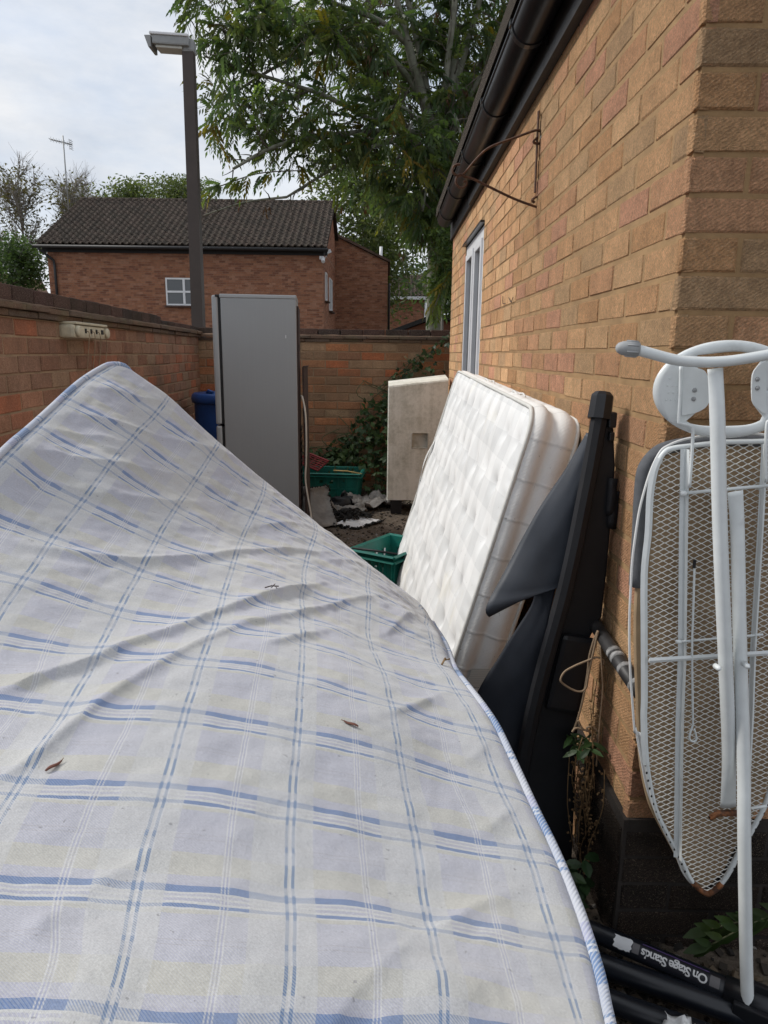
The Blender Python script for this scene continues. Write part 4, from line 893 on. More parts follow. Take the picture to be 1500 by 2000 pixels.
def tape_mat():
    t = NT('plaid_tape'); uv = t.coord('UV'); sx = t.n('ShaderNodeSeparateXYZ'); t.l(uv, sx.inputs[0])
    fv = t.math('FRACT', t.math('MULTIPLY', sx.outputs[1], .62))
    c = t.ramp(fv, [(0, (.18, .265, .44)), (.2, (.50, .54, .60)), (.215, (.20, .28, .44)), (.235, (.52, .55, .60)), (.25, (.20, .28, .44)), (.27, (.39, .41, .54)), (.38, (.50, .52, .58)), (.72, (.21, .29, .44)), (.745, (.52, .54, .6)), (.78, (.21, .29, .44)), (.80, (.43, .47, .56))], 'CONSTANT')
    h = t.math('SINE', t.math('MULTIPLY', t.math('ADD', sx.outputs[1], t.math('MULTIPLY', sx.outputs[0], .35)), 2*math.pi*22))
    c = t.mix(t.math('MULTIPLY', t.math('GREATER_THAN', h, .25), .55), c, (.56, .58, .61))
    return t.fin(c, .85, t.bump(h, .3, .001), 0, .15)
M['tape'] = tape_mat()
def piping(ring_, drop, name):
    mb = MB(); rows = []; uvr = []; acc = 0; prev = None
    for (i, j) in ring_+[ring_[0]]:
        p = TOP[i, j]-NB[i, j]*(drop+(.03*min(1., max(0., (i-4)/12)) if j == NTT-1 else (.03*min(1., max(0., (j-(NTT-12))/12)) if i == NS-1 else 0.))); n = NB[i, j]; o_ = out_of[(i, j)]
        if prev is not None: acc += float(np.linalg.norm(p-prev))
        prev = p; c = p+o_*.004
        rows.append([tuple(c+o_*(.0075*math.cos(a))+n*(.0065*math.sin(a))) for a in [2*math.pi*k/8 for k in range(9)]])
        uvr.append([(k/8, acc/PER) for k in range(9)])
    mb.grid(rows, uvr, flip=True); return mb.build(name, M['tape'], pm, True)
piping(ring, 0., 'piping'); piping(ring, TH, 'piping')
# two plain bed bases under the mattress carry it
for k, (c, d_, rot, lab) in enumerate((((-.22, .80, .20), (.60, 1.25, .40), Euler((0, 0, 0)), 'dark grey bed base on the ground hidden under the checked mattress'), ((-.25, .78, .50), (.58, 1.2, .16), Euler((0, R(8), 0)), 'tilted grey bed base lying between the lower base and the checked mattress'))):
    t_ = thing('bed_base', lab, 'bed base', (c[0], c[1], c[2]-d_[2]/2)); b = MB(); b.box(c, d_, rot, bev=.02); b.build('frame', M['divan'], t_)
    b = MB(); b.box((c[0], c[1], c[2]+d_[2]/2+.004 if k == 0 else c[2]+.083), (d_[0]-.04, d_[1]-.04, .006), rot); b.build('top_panel', M['divan'], t_)
# things lying on the mattress: two ash seeds and a bit of stalk
def on_top(s_, t_, lift=.003):
    i = int(np.argmin(abs(sv-s_))); j = int(np.argmin(abs(tv-t_))); return Vector(TOP[i, j]+NB[i, j]*lift), Vector(NB[i, j])
def seed(s_, t_, ang, L, label):
    p, n = on_top(s_, t_, .0025); a = n.orthogonal().normalized(); b = n.cross(a); ux = (a*math.cos(ang)+b*math.sin(ang)); uy = n.cross(ux)
    mb = MB(); P = []
    for k in range(9):
        q = k/8; wdt = .0021*math.sin(math.pi*min(1, q*1.04+.02))**.7+.0004; x = (q-.5)*L
        P.append([tuple(p+ux*x+uy*(wdt*e)+n*(.0014*(1-e*e)+.001*math.sin(q*6))) for e in (-1, -.5, 0, .5, 1)])
    mb.grid(P); o = mb.build('ash_seed', M['seed'], None, True, solid=.0008); tag(o, label, 'seed', 'ash seeds on the checked mattress')
    p2, p3 = p+ux*(L*.5), p+ux*(L*.68)+uy*.0015+n*.001
    m2 = MB(); m2.tube([p2, p3], .0005, 5)
    st = m2.mesh('stalk', M['dry']); so = bpy.data.objects.new('stalk', st); COL.objects.link(so); so.parent = o
seed(1.17, 2.16, .35, .021, 'reddish brown ash seed on the left part of the checked mattress')
seed(3.51, 3.24, 2.2, .021, 'thin brown ash seed near the middle of the checked mattress')
def dir_fix(): pass
p, n = on_top(2.56, 6.36, .004); m2 = MB(); m2.tube([p-Vector((.012, 0, 0)), p+Vector((0, .003, .003)), p+Vector((.014, .004, .002))], .0012, 5); m2.tube([p, p+Vector((.006, .012, .004))], .0008, 5); m2.tube([p+Vector((.008, .003, .002)), p+Vector((.012, -.006, .001))], .0008, 5)
tag(m2.build('dry_stalk', M['ply'], None), 'tiny dark twig on a fold of the checked mattress', 'twig')
p, n = on_top(5.1, 6.2, .006); m2 = MB(); m2.tube([p-Vector((.006, .02, 0)), p+Vector((.002, 0, .004)), p+Vector((.004, .012, -.004))], .002, 5); m2.tube([p, p+Vector((.012, .006, 0))], .0014, 5)
tag(m2.build('dry_stalk', M['dry'], None), 'brown plant scrap at the right edge of the checked mattress', 'twig')

# ------------------------------------------------------------------ white mattress leaning on the house wall
wm = thing('white_mattress', 'thick white quilted mattress standing on edge against the house wall', 'mattress', (.15, 2.9, 0))
Bn, Tn, Bf, Tf = Vector((.105, 1.93, .045)), Vector((.408, 1.94, 1.155)), Vector((.040, 3.93, .045)), Vector((.390, 3.95, 1.212))
HLn, HHt = 1.0, .58; THK = .135
def wmP(u, v, out=0.):
    """u, v in -1..1 over the face; OUT along the face normal towards the yard"""
    a, b = (u+1)/2, (v+1)/2
    p = (Bn*(1-a)+Bf*a)*(1-b)+(Tn*(1-a)+Tf*a)*b
    du = (Bf-Bn)*(1-b)+(Tf-Tn)*b; dv = (Tn-Bn)*(1-a)+(Tf-Bf)*a
    n = dv.cross(du).normalized()
    if n.x > 0: n = -n
    return p+n*out
def rounded(u, v, r=.085):
    x, y = u*HLn, v*HHt; ax, ay = abs(x)-(HLn-r), abs(y)-(HHt-r)
    if ax > 0 and ay > 0:
        L = max(ax, ay); n_ = math.hypot(ax, ay); ax, ay = ax*L/n_, ay*L/n_
        x = math.copysign(HLn-r+ax, x); y = math.copysign(HHt-r+ay, y)
    return x/HLn, y/HHt
tufts = []
for r in range(7):
    for c in range(12):
        tufts.append((-HLn+.10+c*.20+(.10 if r % 2 else 0)+random.uniform(-.022, .022), -HHt+.10+r*.16+random.uniform(-.02, .02)))
def face_out(u, v):
    x, y = u*HLn, v*HHt; e = min(HLn-abs(x), HHt-abs(y))
    h = .016*(1-math.exp(-e/.05))
    for tx, ty in tufts:
        d2 = (x-tx)**2+(y-ty)**2
        if d2 < .04: h -= .032*math.exp(-math.sqrt(d2)/.030)
    h += .006*noise.noise(Vector((x*4, y*4, 2)))+.005*noise.noise(Vector((x*9-y*5, y*7, 5)))+.002*noise.noise(Vector((x*20-y*11, y*15, 7)))
    pk = max(0., 1-e/.07)
    h += .003*pk*math.sin((x if HHt-abs(y) < HLn-abs(x) else y)*150+3*noise.noise(Vector((x*9, y*9, 1))))*(.4+noise.noise(Vector((x*4, y*4, 8))))
    return h
NU, NV = 190, 120
mb = MB(); P = []; UVs = []
for i in range(NU+1):
    row = []; ur = []
    for j in range(NV+1):
        u, v = -1+2*i/NU, -1+2*j/NV; ru, rv = rounded(u, v)
        row.append(wmP(ru, rv, face_out(u, v))); ur.append((ru*HLn+2, rv*HHt+2))
    P.append(row); UVs.append(ur)
mb.grid(P, UVs, flip=True); mb.build('quilted_panel', M['tick'], wm, True)
outl = []
N_ = 60
for k in range(N_): outl.append((-1+2*k/N_, -1))
for k in range(40): outl.append((1, -1+2*k/40))
for k in range(N_): outl.append((1-2*k/N_, 1))
for k in range(40): outl.append((-1, 1-2*k/40))
mb = MB(); rows = []; uvr = []; acc = 0; prev = None; KB = 14
def outdir(u, v):
    ru, rv = rounded(u, v); e = .01
    q = wmP(ru, rv); c = wmP(ru*.97, rv*.97)
    d = Vector((ru*HLn, rv*HHt)); 
    ax, ay = max(0, abs(d.x)-(HLn-.085)), max(0, abs(d.y)-(HHt-.085))
    if abs(u) >= .9999 and ax < ay and not (ax > 0 and ay > 0): ax, ay = 1, 0
    dv = Vector((math.copysign(ax, d.x), math.copysign(ay, d.y)))
    if dv.length < 1e-6: dv = Vector((d.x, d.y))
    dv.normalize()
    e1 = (wmP(.1, 0)-wmP(0, 0)).normalized(); e2 = (wmP(0, .1)-wmP(0, 0)).normalized()
    return e1*dv.x+e2*dv.y
for (u, v) in outl+[outl[0]]:
    ru, rv = rounded(u, v); od = outdir(u, v); p0 = wmP(ru, rv)
    if prev is not None: acc += (p0-prev).length
    prev = p0; row = []; ur = []
    for k in range(KB+1):
        q = k/KB; seam = .46
        if q < seam: bl = .017*math.sin(math.pi*q/seam)
        else: bl = .017*math.sin(math.pi*(q-seam)/(1-seam))
        qa = abs((acc/.115) % 1-.5)*2; bl *= .35+.65*(1-qa**10)
        bl += .0018*noise.noise(Vector((acc*22, q*5, 3)))
        row.append(wmP(ru, rv, -THK*q)+od*bl); ur.append((acc, q*THK))
    rows.append(row); uvr.append(ur)
mb.grid(rows, uvr, flip=True); mb.build('border', M['border'], wm, True)
mb = MB(); mb.grid([[wmP(*rounded(-1+2*i/20, -1+2*j/14), -THK) for j in range(15)] for i in range(21)]); mb.build('back_panel', M['border'], wm, True)
for q in (0., 1.):
    mb = MB(); mb.tube([wmP(*rounded(u, v), -THK*q)+outdir(u, v)*.002 for u, v in outl], .0065, 7, closed=True); mb.build('piping', plain('piping_cloth', (.62, .62, .59), .7, .08, 40, .3, .001) if q == 0. else bpy.data.materials['piping_cloth'], wm, True)
mb = MB(); mb.tube([wmP(*rounded(u, v), -THK*.46)+outdir(u, v)*.001 for u, v in outl], .0022, 5, closed=True); mb.build('seam', bpy.data.materials['piping_cloth'], wm, True)
# two air vent strips on the top edge, a torn tape at the far edge, a sewn label on the end
for u in (-.52, .12):
    mb = MB()
    for k, w_ in ((0, 1.), (1, -1.)):
        mb.tube(smooth_path([wmP(u-.055, 1., -.045+.012*w_)+Vector((0, 0, .014)), wmP(u, 1., -.045+.016*w_)+Vector((0, 0, .022)), wmP(u+.055, 1., -.045+.012*w_)+Vector((0, 0, .014))]), .004, 6)
    a = [wmP(u-.07, 1., -.03)+Vector((0, 0, .016)), wmP(u-.045, 1., -.03)+Vector((0, 0, .017)), wmP(u-.045, 1., -.062)+Vector((0, 0, .016)), wmP(u-.07, 1., -.062)+Vector((0, 0, .015))]
    mb.quad(*a); b_ = [q+(wmP(u+.115, 1.)-wmP(u, 1.)) for q in a]; mb.quad(*b_)
    mb.build('handle', M['plastic_white'], wm, True)
mb = MB(); P = []
for k in range(14):
    q = k/13; pts = wmP(.93+.05*math.sin(q*2.4), .36-.52*q, .006+.012*math.sin(q*math.pi))
    P.append([pts, wmP(.965+.03*math.sin(q*2.4), .36-.52*q, .004+.018*math.sin(q*math.pi*1.3))])
mb.grid(P); mb.build('torn_tape', M['plastic_white'], wm, True, solid=.001)
mb = MB(); e1 = (Tn-Bn).normalized(); q0 = wmP(-1, -.42, -.055)+Vector((0, -.0155, 0)); mb.quad(q0, q0+Vector((.052, .0, 0)), q0+Vector((.052, .0, 0))+e1*.06, q0+e1*.06)
def label_mat():
    t = NT('care_label'); v = t.coord('UV'); ob = t.coord('Object', (1, 1, 1))
    w = t.n('ShaderNodeTexWave', bands_direction='Z'); w.inputs['Scale'].default_value = 55; t.l(ob, w.inputs[0])
    return t.fin(t.mix(t.ramp(w.outputs['Fac'], [(.5, 0.), (.6, .5)]), (.66, .68, .66), (.42, .46, .46)), .7, None, 0, .2)
mb.build('care_label', label_mat(), wm, solid=.0006)

# ------------------------------------------------------------------ black upended bed base with torn dust sheet
bb = thing('bed_base', 'black bed base standing on end against the house wall with a torn dust sheet', 'bed base', (.48, 1.62, 0))
post, pr = PT['post'], [Vector((min(p.x, .527), p.y, p.z)) for p in PT['panel_r']]
foot = [Vector((.50, 1.60, .0)), Vector((.33, 1.60, .0))]
poly = [post[0]+Vector((.01, 0, -.02))]+pr+foot+[post[4]+Vector((-.004, 0, 0)), post[3], post[2], post[1]]
poly = [Vector((p.x, 1.605, p.z)) for p in poly]
mb = MB(); mb.prism(poly, (0, 0, 0), (0, .05, 0)); mb.build('end_panel', M['bed_black'], bb, bev=.006)
pe = post+[Vector((.322, 1.585, .0))]
mb = MB(); mb.tube(smooth_path([post[1]]+post[2:]+[pe[-1]], 5), .019, 8); mb.build('edge_rail', M['bed_black'], bb, False)
d = (post[0]-post[1]).normalized()
mb = MB(); c0 = post[0]; c1 = post[1]
mb.tube([c1-d*.004, c1+d*.012, c1+d*.045, c0-d*.008, c0], [.027, .0265, .0255, .025, .017], 8); cap = mb.build('post_cap', M['post_black'], bb)
mb = MB(); mb.box((post[1].x+.026, 1.60, post[1].z-.005), (.018, .025, .035), bev=.004); mb.box((post[1].x+.028, 1.60, post[1].z-.042), (.012, .018, .02), bev=.003); mb.build('corner_bracket', M['post_black'], bb)
def cloth(L, Rr, n, extra=None, bulge=.012):
    a = smooth_path(L, 6); b = smooth_path(Rr, 6); P = []
    for i, (p, q) in enumerate(zip(a, b)):
        row = []
        for k in range(n+1):
            t = k/n; w_ = p.lerp(q, t)
            w_ = w_+Vector((0, -bulge*math.sin(math.pi*t)*min(1, i/10), 0))+Vector((0, .005*noise.noise(Vector((t*2.2, i*.16, 3)))+.0016*noise.noise(Vector((t*6-i*.2, i*.35, 8))), 0))
            row.append(w_)
        P.append(row)
    if extra:
        last = P[-1]; A, B = extra
        for k_ in range(1, 7):
            q = k_/6; row = []
            for k in range(n+1):
                t = k/n; tgt = A.lerp(B, t) if t < 1 else B
                w_ = last[k].lerp(tgt, q); w_ = w_+Vector((-.012*math.sin(math.pi*q)*(1-t), -.012*math.sin(math.pi*q)*(1-.6*t), -.004*math.sin(math.pi*q)))
                row.append(w_)
            P.append(row)
    return P
mb = MB(); mb.grid(cloth(PT['flap_l'], PT['flap_r'], 10, (PT['flap_curl'][0], PT['flap_curl'][2].lerp(PT['flap_r'][-1], .25)+Vector((0, .01, 0)))))
mb.build('dust_sheet', M['dust_sheet'], bb, True, solid=.0012, label='torn corner of the dust sheet hanging forward')
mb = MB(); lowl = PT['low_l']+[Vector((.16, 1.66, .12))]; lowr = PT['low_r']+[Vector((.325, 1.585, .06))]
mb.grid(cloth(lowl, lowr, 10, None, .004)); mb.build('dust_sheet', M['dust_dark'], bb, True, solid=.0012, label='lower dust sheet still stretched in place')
mb = MB(); mb.box((.455, 1.594, .55), (.085, .02, .20), Euler((0, R(9), 0)), bev=.012); mb.build('drawer_handle', M['post_black'], bb)
for zz, xx in ((1.03, .51), (1.0, .516)):
    mb = MB(); P = []
    for i in range(6): P.append([Vector((xx+.02*k+.004*noise.noise(Vector((i, k, zz))), 1.598-.01*abs(noise.noise(Vector((i*.6, k*.7, 2)))), zz-.018*i+.006*noise.noise(Vector((i*.5, k, 7))))) for k in range(2)])
    mb.grid(P); mb.build('torn_cloth_edge', M['bed_black'], bb, True, solid=.001)

# ------------------------------------------------------------------ ironing board on its nose against the front wall
XC = .64
TPX, TPZ, TIX, TIZ = .602, 1.158, .6785, .2205
_dx, _dz = TIX-TPX, TIZ-TPZ; _n = math.hypot(_dx, _dz); _dx /= _n; _dz /= _n
def mir(p):
    """mirror about the board's own (slightly tilted) centre line"""
    a, c = p.x-TPX, p.z-TPZ; k = a*_dx+c*_dz
    return Vector((TPX+2*k*_dx-a, p.y, TPZ+2*k*_dz-c))
ib = thing('ironing_board', 'white folded ironing board leaning upside down on the brick house front', 'ironing board', (XC, 1.27, 0))
rim = smooth_path([Vector((TPX, 1.265, 1.154))]+PT['ib_rim'][2:19]+[Vector((TIX, 1.265, .2205))], 5)
rimf = rim+[mir(p) for p in reversed(rim[1:-1])]
mb = MB(); mb.tube(rimf, [(.0055, .0048)]*len(rimf), 8, closed=True, flat=(0, 1, 0)); mb.build('rim', M['ib_white'], ib, True)
tip = [p for p in rimf if p.z < .25]; tip.sort(key=lambda p: p.x)
mb = MB(); mb.tube([p+Vector((0, -.0015, 0)) for p in tip if -.05 < p.x-TIX < .055], [(.0062, .0056)]*len([p for p in tip if -.05 < p.x-TIX < .055]), 8, flat=(0, 1, 0)); mb.build('rusty_tip', M['rust_tip'], ib, True, label='rusty nose of the rim')
def inside(x, z, poly_):
    c = False; n = len(poly_)
    for i in range(n):
        a, b = poly_[i], poly_[i-1]
        if (a.z > z) != (b.z > z) and x < (b.x-a.x)*(z-a.z)/(b.z-a.z)+a.x: c = not c
    return c
mb = MB(); pw, ph = .0224, .0057; nx_ = 40; hz = ph/2
for k in range(172):
    run = []
    for i in range(nx_*2+1):
        x = XC-.224+i*pw/2; z = .20+k*ph+(hz if (i+k) % 2 else -hz)*.97
        dr = 1 if (i+k) % 2 else -1
        if inside(x, z, rimf):
            y = 1.266+random.uniform(-.0004, .0004)
            run += [(x-pw*.07, y, z-dr*.0003), (x+pw*.07, y, z-dr*.0003)]
        else:
            if len(run) > 2: mb.tube(run, .00088, 4, False)
            run = []
    if len(run) > 2: mb.tube(run, .00088, 4, False)
mb.build('metal_mesh', M['ib_mesh'], ib, kind='stuff')
pad = smooth_path([Vector((TPX+.01, 1.30, 1.160))]+[p for p in PT['ib_pad'][2:] if p.z > .6 and p.x < .6]+[Vector((p.x-.004, 1.30, p.z-.003)) for p in PT['ib_rim'][:19] if p.z < .53]+[Vector((TIX, 1.30, .213))], 4)
padf = pad+[mir(p) for p in reversed(pad[1:-1])]
mb = MB(); mb.grid([[Vector((a.x+(b.x-a.x)*k/8, 1.287, a.z+(b.z-a.z)*k/8)) for k in range(9)] for a, b in ((p, mir(p)) for p in pad)], flip=True); mb.tube([Vector((p.x, 1.294, p.z)) for p in padf], [(.007, .002)]*len(padf), 6, closed=True, flat=(0, 1, 0)); mb.build('pad_underlay', M['ib_under'], ib)
mb = MB(); up_ = [p for p in padf if p.z > .93]; i0 = None
top_run = [p for p in pad if p.z > .86]
full_run = [mir(p) for p in reversed(top_run[1:])]+top_run
full_run = list(reversed(full_run))
mb.tube([Vector((p.x, 1.297, p.z-.004)) for p in full_run], [(.016, .013)]*len(full_run), 10, flat=(0, 1, 0)); mb.build('pad_cover', M['ib_pad'], ib, True)
cord = smooth_path([Vector((TPX+.01, 1.252, 1.168))]+PT['ib_cord'][2:], 4)
cf = cord+[mir(p) for p in reversed(cord[1:])]
mb = MB(); mb.tube([Vector((p.x, 1.268, p.z)) for p in cf], .0023, 7, closed=False); mb.build('draw_cord', M['plastic_white'], ib, True)
low = [p for p in PT['ib_cord'] if p.z < .62]; lowR = [p for p in PT['ib_rim'][11:20]]
La, Lb = smooth_path(low, 5), smooth_path(lowR, 5)
def at_z(path, z):
    for a, b in zip(path, path[1:]):
        if (a.z-z)*(b.z-z) <= 0 and abs(a.z-b.z) > 1e-6: return a.x+(b.x-a.x)*(z-a.z)/(b.z-a.z)
    return path[-1].x
for sgn in (0, 1):
    mb = MB(); P = []; dots = MB(); k = 0
    for i in range(40):
        z = .585-.335*i/39; xa, xb = at_z(La, z), at_z(Lb, z)
        row = [Vector((xa, 1.272, z)), Vector(((xa+xb)/2, 1.262, z)), Vector((xb, 1.262, z))]
        if sgn: row = [mir(p) for p in row]
        P.append(row)
        if i % 2 == 0 and 1 < i < 38:
            for fr_ in ((.32, .70) if i > 2 and xb-xa > .012 else (.5,)):
                xx = xa+(xb-xa)*fr_; zz = z+(.004 if fr_ > .5 else 0); c = Vector((xx, 1.2600, zz)); c = mir(c) if sgn else c
                dots.quad(*[c+Vector((.0021*math.cos(q*math.pi/4), 0, .0030*math.sin(q*math.pi/4))) for q in range(8)])
    mb.grid(P); pb = mb.build('perforated_band', M['plastic_white'], ib, True, solid=.0012)
    dots.build('band_holes', M['black'], pb, kind='stuff')
ro = [p+Vector((-.003, -.006, 0)) for p in rim if .50 < p.z < 1.125]
for m_ in (lambda p: p, mir):
    mb = MB(); mb.tube([m_(p) for p in ro], [(.004, .0066)]*len(ro), 4, flat=(0, 1, 0)); mb.build('side_strip', M['ib_white'], ib)
    ri = [m_(p) for p in PT['ib_raili']]
    mb = MB(); mb.tube([p+Vector((0, -.002, 0)) for p in ri], [(.0062, .0022)]*len(ri), 4, flat=(0, 1, 0)); mb.tube([p+Vector((-.0045 if m_ is not mir else .0045, .006, 0)) for p in ri], [(.002, .006)]*len(ri), 4, flat=(0, 1, 0))
    mb.build('mesh_rail', M['ib_white'], ib)
    mb = MB(); mb.tube(smooth_path([m_(p) for p in PT['ib_wirel']], 5), .0029, 8); mb.build('rest_wire', M['ib_white'], ib, True)
for nm, r_ in (('ib_rod1', .0032), ('ib_rod2', .0023)):
    a, b = PT[nm][0], PT[nm][-1]; b2 = mir(a)+Vector((0, 0, .004))
    mb = MB(); mb.tube([a, b2], r_, 8); mb.tube([a-Vector((.004, 0, 0)), a+Vector((.006, 0, 0))], r_*1.7, 8); mb.build('cross_rod', M['ib_white'], ib, True)
a = PT['ib_bar'][0]; mb = MB(); mb.tube([a, mir(a)], [(.0052, .002)]*2, 4, flat=(0, 0, 1)); mb.build('cross_bar', M['ib_white'], ib)
l1 = smooth_path(PT['ib_leg1'], 6)
rr = []
for p in l1:
    f_ = min(1, max(0, (p.z-l1[-1].z)/.10)); g_ = min(1, max(0, (l1[0].z-p.z)/.07))
    rr.append((.0122+.003*(1-f_)+.001*(1-g_), .0085*f_*g_+.004))
mb = MB(); mb.tube(l1, rr, 14, flat=(1, 0, 0)); mb.build('leg', M['ib_white'], ib, True)
l2 = smooth_path(PT['ib_leg2']+[Vector((.732, 1.145, .012))], 6); rr = []
for p in l2:
    f_ = min(1, max(0, (l2[0].z-p.z)/.10)); rr.append((.0118+.0022*(1-f_), .004+.0075*f_))
mb = MB(); mb.tube(l2, rr, 14, flat=(1, 0, 0)); mb.build('leg', M['ib_white'], ib, True)
ft = smooth_path(PT['ib_foot'], 5); ft2 = ft+[Vector((.665, 1.195, 1.318)), Vector((.715, 1.195, 1.330))]
mb = MB(); mb.tube(ft2, .0088, 14); mb.build('foot_bar', M['ib_white'], ib, True)
a, b = PT['ib_footend']; d = (b-a).normalized()
mb = MB(); mb.tube([a-d*.007, a-d*.004, a+d*.004, a+d*.012, b+d*.002], [.004, .008, .0115, .0125, .0122], 12); 
for q in range(7):
    w_ = 2*math.pi*q/7; off = Vector((0, math.cos(w_), 0))+Vector((-d.z, 0, d.x))*math.sin(w_); mb.tube([a+d*.008+off*.0122, b+off*.0122], .0018, 5)
mb.build('foot_cap', M['ib_grey'], ib, True)
mb = MB(); mb.tube(smooth_path(PT['ib_hook'], 5), .0020, 7); hk = mb.build('locking_rod', M['ib_white'], ib, True)
mb = MB(); h0 = PT['ib_hook'][0]; mb.tube([h0+Vector((0, 0, .004)), h0-Vector((0, 0, .011))], .003, 8); mb.build('rod_cap', M['black'], hk)
for p in PT['ib_bolt']:
    mb = MB(); mb.tube([p+Vector((-.001, .012, 0)), p, p-Vector((0, .004, 0))], [.0052, .0048, .002], 10); mb.build('pivot_bolt', M['ib_white'], ib, True)
# iron rest: an oval plate with a big opening and two tabs
rc = Vector((.605, 1.255, 1.246)); 
mb = MB(); n = 64; ring_ = []
hole_c = smooth_path(PT['ib_resthole'], 5, True)
cxr, czr = .5945, 1.246
ou = []; inn = []
for k in range(n):
    w_ = 2*math.pi*k/n; ou.append(Vector((cxr+.1295*math.cos(w_), 1.257, czr+.0835*math.sin(w_))))
def ray_hit(w_):
    dx, dz = math.cos(w_), math.sin(w_); best = .02
    m = len(hole_c)
    for i in range(m):
        a, b = hole_c[i-1], hole_c[i]; ax, az, bx, bz = a.x-cxr, a.z-czr, b.x-cxr, b.z-czr
        den = dx*(bz-az)-dz*(bx-ax)
        if abs(den) < 1e-9: continue
        t = (ax*(bz-az)-az*(bx-ax))/den; s_ = (ax*dz-az*dx)/den
        if t > 0 and -1e-6 <= s_ <= 1+1e-6: best = max(best, t)
    return best
for k in range(n):
    w_ = 2*math.pi*k/n; t = ray_hit(w_); inn.append(Vector((cxr+t*math.cos(w_), 1.255, czr+t*math.sin(w_))))
P = [[o_, o_.lerp(i_, .12)+Vector((0, -.004, 0)), o_.lerp(i_, .55)+Vector((0, -.004, 0)), o_.lerp(i_, .8)+Vector((0, -.0015, 0)), i_] for o_, i_ in zip(ou, inn)]
P.append(P[0]); mb.grid(P, flip=True); rest = mb.build('iron_rest', M['ib_white'], ib, True, solid=.0018)
mb = MB()
for k in range(13):
    mb.tube([Vector((.488+.008*(k % 4)+.003*(k//4 % 2), 1.2525, 1.228+.012*(k//4))), Vector((.488+.008*(k % 4)+.003*(k//4 % 2), 1.250, 1.228+.012*(k//4)))], [.0018, .0008], 6)
mb.build('rest_bumps', M['ib_white'], rest, True, kind='stuff')
for pts in (PT['ib_tabl'], PT['ib_tabr']):
    mb = MB(); pp_ = smooth_path(pts, 4); mb.prism([(p.x, 1.2475, p.z) for p in pp_], (0, 0, 0), (0, .002, 0)); mb.build('rest_tab', M['ib_white'], rest, bev=.0006)
for p in PT['ib_scr']:
    mb = MB(); mb.tube([Vector((p.x, 1.2475, p.z)), Vector((p.x, 1.2445, p.z))], [.0042, .0030], 10); mb.build('screw', M['ib_grey'], rest, True)
q = PT['ib_rust']; mb = MB(); mb.tube([q[4], q[5].lerp(q[3], .4), (q[0]+q[3])/2, (q[1]+q[2])/2], [.004, .005, .0065, .0065], 10); mb.build('hinge_tube', M['rust_tip'], ib, True, label='rusted hinge tube under the flattened leg')
mb = MB(); mb.tube(PT['ib_spin'], .003, 8); mb.build('hinge_rod', M['ib_white'], ib, True)

# ------------------------------------------------------------------ fridge freezer
fr_ = thing('fridge_freezer', 'tall grey fridge freezer standing with its side to the yard', 'fridge', (-.617, 5.05, 0))
fx0, fx1, fy0, fy1, ft_ = -1.128, -.617, 5.05, 5.52, 1.655
mb = MB(); mb.box(((fx0+fx1)/2, (fy0+fy1)/2, (ft_+.03)/2), (fx1-fx0, fy1-fy0, ft_-.03), bev=.006); mb.build('cabinet', M['fridge'], fr_)
mb = MB(); mb.box(((fx0+fx1)/2-.003, (fy0+fy1)/2, ft_+.012), (fx1-fx0+.008, fy1-fy0+.006, .026), bev=.006); mb.build('top_cover', M['fridge_door'], fr_)
for z0, z1 in ((.80, 1.672), (.05, .79)):
    mb = MB(); mb.box((-1.166, 5.285, (z0+z1)/2), (.042, .465, z1-z0), bev=.012); dr = mb.build('door', M['fridge_door'], fr_)
    mb = MB(); mb.box((-1.139, 5.285, (z0+z1)/2), (.018, .45, z1-z0-.01)); mb.build('door_seal', M['black'], dr)
mb = MB(); mb.box((-1.148, 5.06, 1.668), (.03, .03, .016), bev=.004); mb.build('hinge_cap', M['black'], fr_)
mb = MB(); mb.box((-.692, 5.0475, 1.405), (.006, .002, .022)); mb.build('sticker_scrap', M['paper'], fr_)
mb = MB(); mb.box((-.610, 5.285, .82), (.012, .44, 1.58)); bk = mb.build('back_panel', M['ply'], fr_)
mb = MB()
for k in range(12): mb.tube([(-.597, 5.10, .2+k*.05), (-.597, 5.5, .2+k*.05)], .004, 5)
mb.build('condenser_pipes', M['black'], bk, True, kind='stuff')
fr_.rotation_euler = (0, 0, R(5.5))
bd = thing('board', 'narrow dark brown board leaning behind the grey fridge', 'board', (-.585, 5.2, 0))
mb = MB(); mb.box((-.578, 5.24, .60), (.012, .26, 1.20), Euler((0, R(-.6), 0))); mb.build('panel', M['ply'], bd)
mb = MB(); mb.box((-.578, 5.24, 1.203), (.016, .26, .008)); mb.build('edge_strip', M['ply'], bd)
mb = MB(); mb.tube(smooth_path([(-.60, 5.12, 1.0), (-.588, 5.10, .985), (-.568, 5.09, .88), (-.563, 5.09, .70), (-.567, 5.09, .52), (-.573, 5.09, .40), (-.555, 5.09, .26), (-.537, 5.08, .16), (-.52, 5.06, .03)], 6), .0065, 8)
tag(mb.build('cable', M['white_cord'], None, True), 'pale flex hanging down beside the grey fridge', 'cable')

